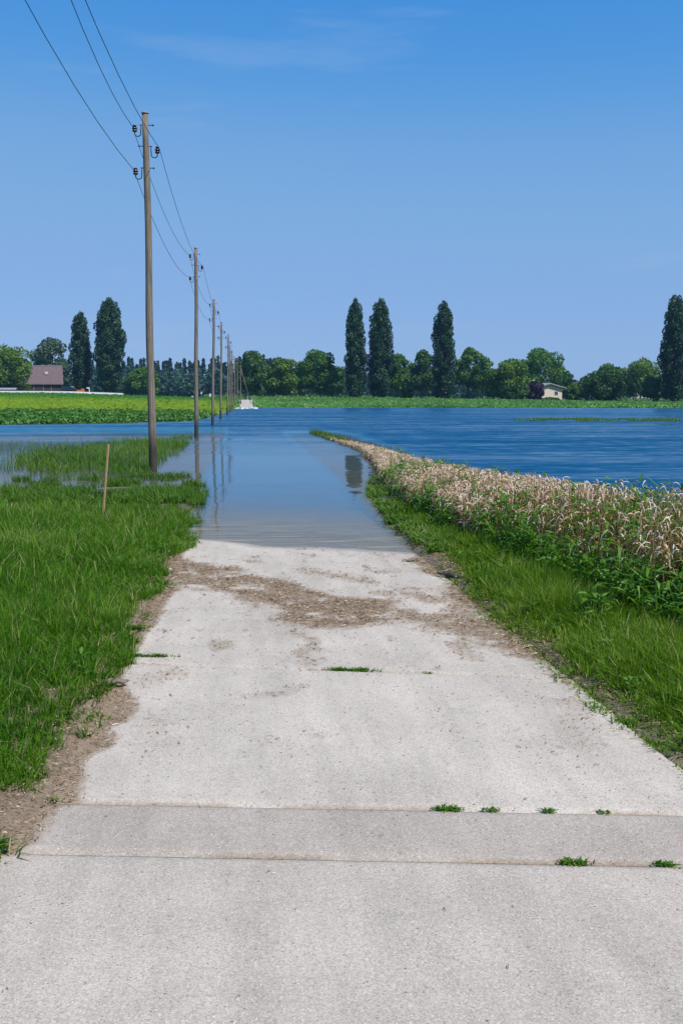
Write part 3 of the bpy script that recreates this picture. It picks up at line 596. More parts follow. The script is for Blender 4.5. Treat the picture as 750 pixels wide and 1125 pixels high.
for q in range(2):
    a2 = rng.uniform(0, 6.28, n); d2_ = np.c_[np.cos(a2), np.sin(a2), np.zeros(n)]; o_ = bot + (top - bot) * rng.uniform(.35, .95, n)[:, None]; hl = rng.uniform(.08, .22, n); dr = rng.uniform(.6, 1.6, n)
    P = o_[:, None, :] + d2_[:, None, :] * (hl[:, None] * uu[None] * .8)[:, :, None]; P[:, :, 2] += hl[:, None] * (.5 * uu[None] - dr[:, None] * uu[None] ** 2)
    V, F = ribbons(P, np.c_[-np.sin(a2), np.cos(a2), rng.normal(0, .4, n)], .011 * wf[:, None] * np.array([.6, 1, .8, .1])[None]); parts.append((V, F)); vv.append(rep(np.clip(rng.normal(.6, .2, n), 0, 1), 8))
V, F = merge(parts)
tag(link('dead_cereal', np_mesh('dead_cereal', V, F, {'v': np.concatenate(vv)}), M_DRY), 'dense strip of dead tan cereal with drooping heads beside the lake', 'dead crop', kind='stuff')
gx_, gy_ = x[isg], y[isg]
hg = np.interp(gy_, [5, 12, 20, 51], [.90, .86, .64, .3]) * rng.uniform(.6, 1.1, len(gx_)) * (.72 + .28 * sstep(.0, .6, gx_ - front(gy_))) * (1 - .4 * sstep(.6, 0, back(gy_) - gx_))
strip_plants('green_weeds', gx_, gy_, hg, 8, .27, .030, M_WEED, 'green leafy weeds growing through the dead stalks', 'weeds', .010, .75)
x, y = scatter(2600, 2.0, 3.6, 4.5, 16); k = (np.abs(x - front(y) - .04) < .24 * (.4 + vnoise(x, y, 1.1, 137))) & (vnoise(x, y, 1.1, 138) > .47); x, y = x[k], y[k]
strip_plants('weed_fringe', x, y, rng.uniform(.18, .52, len(x)), 9, .20, .022, M_WEED, 'dark green weed fringe along the foot of the dead stalks', 'weeds', .008, .7)
x, y = scatter(7000, 2.4, 5, 9, 52); k = (np.abs(x - back(y)) < .4) & (vnoise(x, y, .7, 139) > .35); x, y = x[k], y[k]
n = len(x); grass_obj('reddish_grass', [(x, y, np.full(n, ZW - .05), np.interp(y, [9, 17, 25, 52], [.80, .66, .52, .28]) * rng.uniform(.6, 1.15, n), rng.uniform(.008, .016, n), rng.uniform(.05, .5, n), rng.uniform(0, 6.28, n), np.clip(rng.normal(.35, .25, n), 0, 1))],
          leaf_mat('rust_grass', [(0, (.09, .05, .025)), (.5, (.17, .10, .045)), (.8, (.12, .14, .04)), (1, (.10, .17, .04))], .25, .6), 'rusty seed grass along the lake side of the dead stalks', 'grass')
x, y = scatter(3000, 2.6, 3.6, 40, 53); k = (np.abs(x - np.interp(y, [40, 53], [3.55, 2.95])) < .22); x, y = x[k], y[k]; n = len(x)
grass_obj('tip_grass', [(x, y, np.full(n, ZW - .04), rng.uniform(.15, .42, n), rng.uniform(.012, .022, n), rng.uniform(.1, .7, n), rng.uniform(0, 6.28, n), np.clip(rng.normal(.45, .2, n), 0, 1))], M_MARSH, 'green grass at the thin far tip of the stalk strip', 'grass')

# single bigger weeds in front of the stalks
for i, (px_, py_, hh, lab) in enumerate([(655, 690, .36, 'small broad leaved weed leaning out over the right grass verge'), (716, 640, .75, 'tall green weed rising before tan stalks at the right frame edge'),
                                         (585, 610, .66, 'bushy dark green weed in front of the middle of the stalk strip')]):
    p = on_level(px_, py_, -.10 if i == 0 else .0)
    if i: p[0] = float(front(p[1])) + .05
    n = 5; xs = p[0] + rng.normal(0, .05, n); ys = p[1] + rng.normal(0, .06, n)
    r = thing('weed_plant', (p[0], p[1], float(land_z(p[0], p[1]))), lab, 'weed')
    o_ = strip_plants('foliage', xs, ys, hh * rng.uniform(.7, 1.05, n), 9, .22, .030, M_WEED, None, None, .008, .6, kind=None, vshift=.18 if i == 0 else 0)
    o_.parent = r; o_.matrix_parent_inverse = Matrix.Translation(-Vector(r.location))

# ------------------------------------------------------------------ straw and litter on the concrete
n = 190000; x = rng.uniform(-2.5, 1.9, n); y = 2.3 + 10.4 * rng.random(n) ** 1.2; wd_ = wrack(x, y)
k = rng.random(n) < wd_ * np.where(x < -1.0, .62, .75) + np.interp(y, [2.3, 5, 8], [.0008, .004, .012]) + .25 * (x > 1.4) * (rng.random(n) < .5); x, y = x[k], y[k]; n = len(x)
z = np.where(((x < 1.42) & (x > -1.60)) | (y < 3.5), road_z(x, y) + .005, land_z(x, y) + .012) + rng.random(n) * np.where(x > -1.2, .028, .016) * wd_[k] * vnoise(x, y, 6, 49)
a = rng.normal(0, .7, n) + np.where(rng.random(n) < .3, 1.5, 0); ln = rng.uniform(.012, .06, n) * rng.uniform(.4, 1, n) * np.interp(y, [2.3, 4.2, 8], [.40, .65, 1])
d = np.c_[np.cos(a), np.sin(a), rng.normal(0, .12, n)]; P = np.stack([np.c_[x, y, z] - d * ln[:, None] / 2, np.c_[x, y, z + .003], np.c_[x, y, z] + d * ln[:, None] / 2], 1)
P[:, :, 2] = np.maximum(P[:, :, 2], z[:, None] - .002)
S = np.c_[-np.sin(a), np.cos(a), rng.normal(0, .5, n)]; V, F = ribbons(P, S, np.outer(rng.uniform(.002, .0065, n) * np.interp(y, [2.3, 4.2, 8], [.5, .7, 1]), [1, 1, .7]))
tag(link('straw_litter', np_mesh('straw_litter', V, F, {'v': rep(np.clip(rng.normal(.45, .30, n), 0, 1), 6)}), M_STRAW), 'brown straw litter washed up across the concrete', 'litter', kind='stuff')
# loose grit and leaf crumbs all over the slabs
n = 8000; x = rng.uniform(-1.6, 1.5, n); y = 2.3 + 10 * rng.random(n) ** 1.3; s = rng.uniform(.0012, .0034, n) * rng.uniform(.5, 1.1, n) * np.interp(y, [2.3, 4, 7], [.5, .75, 1.1])
bmg = bmesh.new(); bmesh.ops.create_icosphere(bmg, subdivisions=1, radius=1); uv = np.array([v.co[:] for v in bmg.verts]); uf = np.array([[v.index for v in f.verts] for f in bmg.faces]); bmg.free()
sc = np.stack([s * rng.uniform(.8, 3.2, n), s * rng.uniform(.6, 1.3, n), s * rng.uniform(.3, .7, n)], 1); nv = len(uv)
V = (uv[None] * sc[:, None, :] + np.stack([x, y, road_z(x, y) + s * .2 + .001], 1)[:, None, :]).reshape(-1, 3); F = (uf[None] + (np.arange(n) * nv)[:, None, None]).reshape(-1, 3)
M_GRIT = leaf_mat('grit', [(0, (.10, .08, .06)), (.5, (.22, .18, .13)), (.8, (.36, .31, .25)), (1, (.55, .5, .44))], .0, .85)
tag(link('grit', np_mesh('grit', V, F, {'v': rep(rng.random(n), nv)}), M_GRIT), 'dark grit and leaf crumbs scattered over the concrete slabs', 'grit', kind='stuff')

# ------------------------------------------------------------------ weed tufts in the joints
def tuft(px_, py_, half, label, hh=.05, n=90, dense=1.0, slope=.0146):
    d = ray(px_, py_); tt = (0 - CAM[2]) / (d[2] + slope * d[1]); p = CAM + d * tt
    for yj in (3.575, 4.075, 6.40):
        yk = yj - p[0] * float(skew(yj))
        if abs(p[1] - yk) < .16: p[1] = yk
    wdt = half * p[1] / FPX; n = int(n)
    x = rng.uniform(-1, 1, n) * wdt * rng.uniform(.4, 1.15, n); x += .10 * wdt * np.sin(x / wdt * 7); y = rng.normal(0, .013, n) * (1 - .6 * np.abs(x) / (wdt * 1.5)) - x * .15
    V, F = blades(x, y, np.full(n, -.004), .55 * hh * rng.uniform(.3, 1.2, n), rng.uniform(.004, .010, n), rng.uniform(.4, 1.9, n), rng.uniform(0, 6.28, n))
    ob = link('weed_tuft', np_mesh('weed_tuft', V, F, {'v': rep(np.clip(rng.normal(.5, .22, n), 0, 1), 6)}), M_GRASS)
    ob.location = (p[0], p[1], float(road_z(p[0], p[1])) if abs(p[0]) < 1.4 else float(land_z(p[0], p[1])))
    return tag(ob, label, 'weed tuft', 'weed tufts in the concrete joints')
tuft(383, 732, 30, 'low green weed tuft in mid road on the third joint, the widest of all', .055, 330)
tuft(470, 738, 6, 'tiny sprig right of the wide mid road tuft on the third joint', .03, 25)
tuft(491, 887, 18, 'long green tuft on the joint above the dark band, its leftmost', .04, 170)
tuft(540, 888, 10, 'small tuft on the joint above the dark band, second from left', .03, 60)
tuft(601, 888, 9, 'small tuft on the joint above the dark band, third from left', .032, 60)
tuft(662, 888, 9, 'thin tuft on the joint above the dark band, its rightmost', .025, 40)
tuft(628, 942, 19, 'thick tuft on the joint below the dark band, left of two', .04, 170)
tuft(728, 944, 16, 'tuft on the joint below the dark band beside the right frame edge', .035, 110)
tuft(62, 880, 6, 'tiny green sprig in straw at the left end of the dark band', .03, 30)
tuft(2, 936, 8, 'green tuft cut by the left frame edge below the grass bank', .09, 110)
tuft(160, 723, 34, 'creeping green runner reaching from the left grass bank along the third joint', .06, 520)
tuft(148, 695, 14, 'grass clump overhanging the left concrete edge just beyond the creeping runner', .10, 220)

# ------------------------------------------------------------------ driftwood, stake
def log_thing(name, px_, py_, length, rad, ang, label, mat, z=None):
    d = ray(px_, py_); tt = (0 - CAM[2]) / (d[2] + .0146 * d[1]); p = CAM + d * tt
    bm = bmesh.new(); ca, sa = math.cos(ang), math.sin(ang); pts = []; rr = []
    for k in range(9):
        u = k / 8 - .5; pts.append((u * length * ca, u * length * sa + .02 * math.sin(k * 1.7), .012 * math.sin(k * 2.3) + rad * .7)); rr.append(rad * (.35 + .75 * math.sin(math.pi * (k + .6) / 9.2)) * (.85 + .3 * random.random()))
    tube(bm, pts, rr, 9); bmesh.ops.scale(bm, vec=(1, 1, .62), verts=bm.verts)
    ob = link(name, bm_mesh(name, bm, True), mat)
    ob.location = (p[0], p[1], (float(road_z(p[0], p[1])) if abs(p[0]) < 1.4 else float(land_z(p[0], p[1]))) + .012); return tag(ob, label, 'driftwood')
log_thing('driftwood', 122, 757, .20, .028, .12, 'flat weathered grey driftwood piece in straw by the left grass edge', M_WOODGREY)
log_thing('driftwood', 112, 764, .10, .010, -.1, 'thin dark stick just below the flat grey driftwood piece', M_DARKWOOD)
log_thing('driftwood', 494, 634, .34, .030, 2.2, 'short dark log lying beside the concrete at the right water edge', M_DARKWOOD)
log_thing('driftwood', 452, 616, .22, .02, .2, 'small pale driftwood flake at the right corner of the waterline', M_WOODGREY)

p0 = on_level(112, 577, -.13); p1 = at(119.5, 488, p0[1] - .05)
r = thing('wooden_stake', (p0[0], p0[1], float(land_z(p0[0], p0[1])) - .1), 'thin pale wooden stake leaning in the grass left of the first pole', 'stake')
bm = bmesh.new(); b_ = Vector((0, 0, 0)); t_ = Vector(p1) - Vector(r.location); dv = t_ - b_
vs_ = box(bm, (0, 0, .5), (.024, .020, 1)); q = dv.to_track_quat('Z', 'Y')
for v in bm.verts: v.co = q @ Vector((v.co.x, v.co.y, v.co.z * dv.length))
bmesh.ops.bevel(bm, geom=bm.edges[:], offset=.004, segments=1); link('shaft', bm_mesh('shaft', bm), M_STAKE, r)

# ------------------------------------------------------------------ line of poles
def bracket_bm(side, z):
    bm = bmesh.new(); pts = [(side * .115, 0, z + .14), (side * .120, 0, z + .03), (side * .128, 0, z - .06)]
    for k in range(9):
        a = math.pi + math.pi * k / 8; pts.append((side * (.20 + .075 * math.cos(a)), 0, z - .075 + .060 * math.sin(a)))
    pts.append((side * .275, 0, z)); tube(bm, pts, .0125, 7)
    tube(bm, [(side * .15, 0, z + .14), (-side * .20, 0, z + .14)], .011, 7)
    tube(bm, [(-side * .165, 0, z + .14), (-side * .19, 0, z + .14)], .024, 6)
    return bm
INS = [(-1, 8.53), (1, 8.02), (-1, 7.49)]            # side and height above the foot of an 8.96 m pole
def insulator_bm(side, z):
    bm = bmesh.new()
    lathe(bm, [(.022, -.015), (.052, -.005), (.062, .012), (.058, .030), (.040, .042), (.050, .052), (.066, .064), (.066, .080), (.050, .098), (.034, .106), (.032, .118), (.052, .126), (.052, .142), (.034, .158), (.012, .162)], (side * .275, 0, z - .02))
    return bm
POLEH = 8.78 - ZW
def make_pole(label):
    root = thing('utility_pole', (0, 0, 0), label, 'utility pole', 'wooden utility poles along the road')
    bm = bmesh.new(); K = 14
    pts = [(.012 * math.sin(k * .8), .01 * math.cos(k * .6), -.6 + (POLEH + .6) * k / K) for k in range(K + 1)]
    rr = [.108 - .035 * k / K + .003 * random.uniform(-1, 1) for k in range(K + 1)]
    tube(bm, pts, rr, 20); link('post', bm_mesh('post', bm, True), M_POLE, root)
    bm = bmesh.new(); tx, ty = pts[-1][:2]; lathe(bm, [(.095, POLEH - .012), (.095, POLEH + .004), (.05, POLEH + .018), (.004, POLEH + .022)], (tx, ty, 0), 18)
    link('pole_cap', bm_mesh('pole_cap', bm), M_ZINC, root)
    for s_, z in INS:
        s_ = -1 if s_ < 0 else 1
        b = link('bracket', bm_mesh('bracket', bracket_bm(s_, z), True), M_IRON, root)
        link('insulator', bm_mesh('insulator', insulator_bm(s_, z), True), M_CERAMIC, b)
    return root
def copy_tree(o, parent=None):
    c = o.copy(); col.objects.link(c); c.parent = parent
    for ch in list(o.children): copy_tree(ch, c)
    return c
POLES = [((168, 516.5), (160.0, 124), 'first and tallest, weathered, its foot in flooded grass'),
         ((215.7, 480.3), (215.5, 272.3), 'second from the camera, at the tip of the flooded grass spit'),
         ((233.5, 467.7), (235.3, 329), 'third from the camera, alone in open water beyond the grass spit'),
         ((242.3, 460.5), (243.5, 354), 'fourth from the camera, standing in water by the crop field corner'),
         ((249.7, 456.2), (251.1, 367), 'fifth from the camera, the last with insulators clear against the sky'),
         ((252.7, 453.3), (252.6, 379), 'sixth from the camera, close beside the fifth in the water'),
         ((255.2, 450.8), (254.6, 385), 'seventh from the camera, just before the far bank'),
         ((258.2, 449.0), (257.8, 392.5), 'eighth from the camera, third from the far braced end'),
         ((261.0, 447.6), (260.7, 397.5), 'ninth from the camera, next to the far braced one'),
         ((264.6, 446.5), (264.2, 401.5), 'last and smallest, propped by a slanting brace')]
SP = [26.2, 48.5, 69.0, 91.3, 113.5, 137, 160, 182, 202, 222]
proto = None; pole_geo = []
for i, ((bx, by), (tx, ty), lab) in enumerate(POLES):
    b = at(bx, by, SP[i]); tp_ = at(tx, ty, SP[i])
    gz = max(ZW, float(land_z(b[0], SP[i]))) if i > 6 else ZW
    base = Vector((b[0], SP[i], gz)); topv = Vector(tp_)
    if proto is None: o_ = proto = make_pole('wooden utility pole: ' + lab)
    else: o_ = copy_tree(proto); o_['label'] = 'wooden utility pole: ' + lab
    o_.location = base; dv = topv - base; s = dv.length / POLEH
    lean = Vector((0, 0, 1)).rotation_difference(dv.normalized())
    o_.rotation_mode = 'QUATERNION'; o_.rotation_quaternion = lean; o_.scale = (1, 1, s) if i == 0 else (1, 1, s)
    pole_geo.append((base, lean, s))
# brace on the last pole
lb, lq, ls = pole_geo[-1]
bm = bmesh.new(); foot = Vector(at(276.0, 439.5, 222)); topb = lb + lq @ Vector((0, 0, POLEH * ls * .93)); foot.z = float(land_z(foot.x, foot.y)) - .2
rel = [topb - lb, foot - lb]; inv = lq.inverted(); rel = [inv @ v for v in rel]; rel = [Vector((v.x, v.y, v.z / ls)) for v in rel]
lastpole = [o for o in col.objects if o.name.startswith('utility_pole')][-1]
tube(bm, rel, [.05, .06], 10); link('brace', bm_mesh('brace', bm, True), M_WOODGREY, lastpole)
# wires
def wire_pt(i, w_):
    base, q, s = pole_geo[i]; side, z = INS[w_]; side = -1 if side < 0 else 1
    return base + q @ Vector((side * .275 + side * .05, 0, (z + .095) * s))
START = [at(77, -3, 17.0), at(92.5, -3, 17.0), at(26, -3, 17.0)]
WLAB = ['upper left overhead wire strung on the top insulators', 'right hand overhead wire strung on the road side insulators', 'lower left overhead wire strung on the lowest insulators']
for w_ in range(3):
    bm = bmesh.new(); P1 = wire_pt(0, w_); pts = []
    # the near span comes from a pole behind the camera
    d = (Vector(START[w_]) - P1); z17 = d.z
    L0 = 24.0; k_ = 9.2; slope = d / k_
    for j in range(12, 0, -1):
        u = j / 12 * L0; q_ = P1 + Vector((d.x / k_ * u, d.y / k_ * u, 0)); sag = .0085
        q_.z = P1.z + (d.z / k_ + sag * k_ - sag * u) * u * 0 + (d.z / k_) * u + sag * u * (u - k_); pts.append(q_)
    pts.append(P1)
    for i in range(len(pole_geo) - 1):
        A, B = wire_pt(i, w_), wire_pt(i + 1, w_)
        for j in range(1, 13):
            f = j / 12; q_ = A.lerp(B, f); q_.z -= 4 * .55 * f * (1 - f); pts.append(q_)
    tube(bm, pts, .0075, 6)
    tag(link('overhead_wire', bm_mesh('overhead_wire', bm, True), M_WIRE), WLAB[w_], 'wire', 'overhead wires')

# ------------------------------------------------------------------ trees
def sample_lobes(lobes, n, shell=.8):
    vol = np.array([(rx * ry * rz) ** .67 for _, (rx, ry, rz) in lobes]); pick = rng.choice(len(lobes), n, p=vol / vol.sum())
    c = np.array([l_[0] for l_ in lobes])[pick]; r_ = np.array([l_[1] for l_ in lobes])[pick]
    d = rng.normal(size=(n, 3)); d /= np.linalg.norm(d, axis=1, keepdims=True)
    rad = np.where(rng.random(n) < shell, rng.uniform(.80, 1.04, n), rng.uniform(.2, .85, n))
    P = c + d * r_ * rad[:, None]; nn = d / r_
    return P, nn / np.linalg.norm(nn, axis=1, keepdims=True)
def crown_mesh(lobes, n, size, upbias=0., nmix=.8, aspect=.75):
    P, nn = sample_lobes(lobes, n); nn = nn + rng.normal(0, nmix, nn.shape); nn[:, 2] += .25
    V, F = cards(P, nn, size * rng.uniform(.6, 1.35, n), aspect, upbias)
    cl = vnoise(P[:, 0] * 1.0 + P[:, 1] * .7, P[:, 2] + P[:, 1] * .3, .55, int(rng.integers(1000)), 2)
    return np_mesh('crown', V, F, {'v': rep(np.clip(.12 + .75 * cl + rng.normal(0, .16, n), 0, 1), 4)})
def trunk_mesh(h, r, limbs=4):
    bm = bmesh.new(); K = 6; lx = random.uniform(-.04, .04)
    tube(bm, [(lx * h * (k / K) ** 2, .02 * h * math.sin(k), -.4 + (h * .8 + .4) * k / K) for k in range(K + 1)], [r * (1.3 if k == 0 else 1) * (1 - .8 * k / K) for k in range(K + 1)], 9)
    for j in range(limbs):
        a = random.uniform(0, 6.28); z = h * random.uniform(.25, .5); q = random.uniform(.18, .3) * h
        tube(bm, [(0, 0, z), (q * .5 * math.cos(a), q * .5 * math.sin(a), z + q * .5), (q * math.cos(a), q * math.sin(a), z + q * 1.2)], [r * .5, r * .3, r * .1], 6)
    return bm_mesh('trunk', bm, True)
def place(px_, base, top, hw, Y):
    b = at(px_, base, Y); gz = float(land_z(b[0], Y)); tp_ = at(px_, top, Y)
    return Vector((b[0], Y, gz)), tp_[2] - gz, hw * Y / FPX
def round_tree(px_, base, top, hw, Y, mat, label, low=.12, n=2600, name='broadleaf_tree', group=None, cat='tree', size=None, nl=11):
    loc, h, rr = place(px_, base, top, hw, Y); root = thing(name, loc, label, cat, group)
    lobes = [((0, 0, h * (.5 + low / 2)), (rr * .72, rr * .7, h * (.40 - low / 2)))]
    for j in range(nl):
        a = 6.283 * j / nl * 2.4 + rng.uniform(-.4, .4); zf = low + .10 + (1 - low - .2) * (j + .5) / nl; e = math.sqrt(max(.05, 1 - abs((zf - .48) / .56) ** 2.2))
        lr = rr * rng.uniform(.30, .46); off = max(rr * e - lr * .8, 0)
        lobes.append(((off * math.cos(a), off * math.sin(a), h * zf), (lr, lr, min(lr * rng.uniform(.75, 1.0), h * .2))))
    lobes.append(((rr * rng.uniform(-.2, .2), 0, h * .86), (rr * .45, rr * .45, h * .135)))
    for s_ in (-1, 1): lobes.append(((s_ * rr * .62, 0, h * rng.uniform(.4, .6)), (rr * .38, rr * .38, h * .17)))
    link('crown', crown_mesh(lobes, int(n * 2.0), size or max(.22, .0012 * Y)), mat, root)
    link('trunk', trunk_mesh(h, max(.16, h * .022)), M_BARK, root)
    return root
def poplar(px_, base, top, hw, Y, label, n=5200, spires=3, group='tall columnar poplars'):
    loc, h, rr = place(px_, base, top, hw, Y); root = thing('poplar_tree', loc, label, 'poplar', group)
    lobes = []; prof = lambda f: np.interp(f, [0, .06, .16, .4, .62, .82, .93, 1], [.35, .66, .86, 1.0, .95, .74, .52, .16]); top_ = 1.0
    for j in range(46):
        f = .07 + .87 * ((j + .5) / 46); a = j * 2.4 + rng.uniform(-.5, .5); R_ = rr * prof(f); lr = R_ * rng.uniform(.34, .52)
        off = max(R_ - lr * .9, 0) * rng.uniform(.75, 1.12)
        lobes.append(((off * math.cos(a), off * math.sin(a), h * f), (lr, lr, h * rng.uniform(.045, .085))))
    for j in range(spires):
        ox = rr * rng.uniform(-.42, .42) if j else 0; tz = h * (1 if j == 0 else rng.uniform(.90, .985)); hz = h * rng.uniform(.09, .13)
        lobes.append(((ox, rng.uniform(-.3, .3) * rr, tz - hz), (rr * rng.uniform(.2, .30), rr * .25, hz)))
    lobes.append(((0, 0, h * .5), (rr * .6, rr * .6, h * .43)))
    link('crown', crown_mesh(lobes, int(n * 2.6), .00105 * Y, upbias=1.6, nmix=.55, aspect=.55), M_POPLAR, root)
    link('trunk', trunk_mesh(h, h * .02, 0), M_BARK, root); return root
# left group, by the barn
round_tree(4, 430, 381, 31, 272, M_TREE_L, 'bright green round tree at the left frame edge, in front of the barn', .02, 4200, nl=13)
round_tree(57, 431, 370.5, 21, 330, M_TREE_G, 'pale grey green tree rising behind the barn roof', .10, 2800)
round_tree(68, 431, 398, 12, 318, M_TREE_G, 'lower grey green tree between the barn and the narrow poplar', .05, 1300)
poplar(90, 430, 341.5, 12.5, 285, 'narrower shorter poplar next to the barn', 5000, 2)
poplar(122, 432.5, 326.5, 17.5, 280, 'widest dark poplar, right of the narrow one by the barn', 8000, 4)
round_tree(158, 435, 404, 17, 330, M_TREE, 'round green tree before the conifer forest behind the first pole', .06, 1900)
round_tree(143, 435, 414, 9, 335, M_TREE_D, 'small dark tree at the right foot of the widest poplar', .04, 700)
# middle
round_tree(276, 437.5, 385.5, 17, 268, M_TREE_D, 'dark green rounded tree just right of the braced last pole', .03, 2800)
round_tree(308, 437.5, 392, 20, 275, M_TREE_L, 'light green rounded tree between two dark ones left of the poplar pair', .03, 2900)
round_tree(328, 437, 397, 9, 290, M_TREE_D, 'slim dark tree filling the gap left of the large bushy tree', .05, 900)
round_tree(349, 437, 383.5, 21, 262, M_TREE, 'large bushy green tree left of the poplar pair', .05, 3400)
round_tree(371, 437, 402, 9, 300, M_TREE_D, 'small dark tree at the left foot of the poplar pair', .04, 800)
poplar(390, 438, 326.5, 12.5, 255, 'left poplar of the pair in mid picture', 6200, 3)
poplar(417, 438, 327.5, 15, 255, 'right and broader poplar of the pair in mid picture', 7200, 3)
round_tree(437, 438, 388, 13, 268, M_TREE, 'green tree touching the right side of the poplar pair', .06, 1900)
round_tree(447, 438, 424, 7, 258, M_TREE_L, 'small light bush below the tree right of the poplar pair', .0, 600, 'shrub', cat='shrub')
round_tree(462, 438, 384, 16, 275, M_TREE_D, 'dark rounded tree at the left side of the lone poplar', .06, 2300)
poplar(486.5, 438.5, 330.5, 14.5, 250, 'lone poplar between the pair and the cream house', 7200, 3)
round_tree(514, 438.5, 380.5, 17, 268, M_TREE, 'open crowned green tree right of the lone poplar', .16, 2000)
round_tree(530, 438.5, 391, 12, 262, M_TREE, 'slender green tree with bare trunk left of the yellow green one', .22, 1300)
round_tree(556, 440.5, 395.5, 25, 250, M_TREE_L, 'broad yellow green tree left of the cream house', .02, 3600)
round_tree(592, 436, 384, 29, 300, M_TREE, 'biggest round tree, rising behind the cream house', .10, 4200)
round_tree(622, 436, 407, 8, 300, M_TREE_D, 'small round tree at the right shoulder of the big one', .05, 800)
round_tree(566, 442.5, 421, 15, 236, M_TREE_D, 'dark shrub in front of the yellow green tree', -.02, 1300, 'shrub', cat='shrub')
round_tree(586, 442, 419, 11, 240, M_PURPLE, 'purple leaved shrub hiding the left half of the cream house', -.02, 1500, 'shrub', cat='shrub')
round_tree(604, 443, 437, 11, 236, M_TREE_D, 'low dark shrub below the cream house wall', -.02, 800, 'shrub', cat='shrub')
round_tree(630, 442.5, 421, 10, 244, M_TREE_L, 'light green shrub right of the cream house', -.02, 1300, 'shrub', cat='shrub')
round_tree(641, 436, 414, 10, 300, M_TREE_D, 'dark small tree beyond the shrubs right of the house', .0, 800)
round_tree(663, 443.5, 403, 26, 236, M_TREE_D, 'wide dark bush beside the lake, right of the cream house', -.02, 3200, 'shrub', cat='shrub')
round_tree(664, 437, 401, 20, 290, M_TREE_L, 'light green tree peeping over the wide dark bush', .05, 2000)
round_tree(703, 440, 396, 24, 290, M_TREE_L, 'spreading light green tree below the red roof', .10, 3200)
round_tree(714, 444, 413, 11, 226, M_TREE_D, 'small dark tree left of the right edge poplar', .08, 1300)
poplar(738, 444.5, 322.5, 17, 222, 'tall poplar at the right frame edge', 8500, 3)
poplar(757, 444.5, 334, 13, 224, 'poplar mostly outside the right frame edge', 5000, 2)

# far forest: reads as one mass
parts = []; vv = []
def spruce(px_, top, Y, n=240):
    b = at(px_, 437, Y); gz = float(land_z(b[0], Y)); h = at(px_, top, Y)[2] - gz; rr = h * rng.uniform(.17, .24)
    f = rng.random(n) ** 1.3; a = rng.uniform(0, 6.28, n); wob = .8 + .25 * np.sin(f * 40 + px_); r_ = rr * (1 - f) * wob * rng.uniform(.55, 1.05, n) + .1
    P = np.c_[b[0] + r_ * np.cos(a), Y + r_ * np.sin(a), gz + h * (.04 + .96 * f)]; nn = np.c_[np.cos(a), np.sin(a), .5 + 0 * a] + rng.normal(0, .5, (n, 3))
    parts.append(cards(P, nn, .0021 * Y * rng.uniform(.6, 1.3, n))); vv.append(rep(np.clip(.4 + rng.normal(0, .2, n) + rng.normal(0, .12), 0, 1), 4))
def blob(px_, top, Y, n=260, hwf=.42):
    b = at(px_, 437, Y); gz = float(land_z(b[0], Y)); h = at(px_, top, Y)[2] - gz; rr = h * rng.uniform(.8, 1.25) * hwf
    d = rng.normal(size=(n, 3)); d /= np.linalg.norm(d, axis=1, keepdims=True); P = np.array([b[0], Y, gz + h * .52]) + d * np.array([rr, rr, h * .48]) * rng.uniform(.75, 1.05, (n, 1))
    parts.append(cards(P, d + rng.normal(0, .6, (n, 3)), .0022 * Y * rng.uniform(.6, 1.3, n))); vv.append(rep(np.clip(.55 + rng.normal(0, .2, n) + rng.normal(0, .15), 0, 1), 4))
for px_ in np.arange(100, 300, 3.6):
    spruce(px_ + rng.uniform(-2, 2), 394 + 7 * abs(vnoise(np.array([px_]), np.array([1.]), .08, 5)[0] - .3) + rng.uniform(-4, 6), rng.uniform(500, 560))
for px_ in np.arange(-40, 300, 6): blob(px_ + rng.uniform(-3, 3), rng.uniform(406, 420), rng.uniform(440, 495))
for px_ in np.arange(300, 520, 5.0): blob(px_ + rng.uniform(-3, 3), rng.uniform(402, 414), rng.uniform(440, 520))
for px_ in np.arange(515, 860, 7): blob(px_ + rng.uniform(-3, 3), rng.uniform(413, 426), rng.uniform(440, 520))
for px_ in np.arange(320, 500, 9): spruce(px_ + rng.uniform(-4, 4), rng.uniform(400, 412), rng.uniform(520, 560))
V, F = merge(parts)
tag(link('forest', np_mesh('forest', V, F, {'v': np.concatenate(vv)}), M_FOREST), 'bluish dark conifer forest far behind the fields', 'forest', kind='stuff')

# undergrowth at the foot of the far trees
parts = []; vv = []
n = 9000; px_ = rng.uniform(225, 800, n); Y = rng.uniform(256, 300, n); dirs = np.array([at(p, 437, 1.0) - CAM for p in px_]); X = CAM[0] + dirs[:, 0] * Y
hh = .3 + 1.7 * vnoise(X, Y, .12, 151, 3) ** 2; P = np.c_[X, Y, land_z(X, Y) + hh * rng.random(n)]
parts = cards(P, np.c_[rng.normal(0, .4, n), -np.ones(n) * .5, rng.uniform(.2, 1, n)], .42 * rng.uniform(.6, 1.3, n))
tag(link('undergrowth', np_mesh('undergrowth', parts[0], parts[1], {'v': rep(rng.random(n), 4)}), M_TREE_D), 'dark undergrowth between the trunks of the far trees', 'undergrowth', kind='stuff')

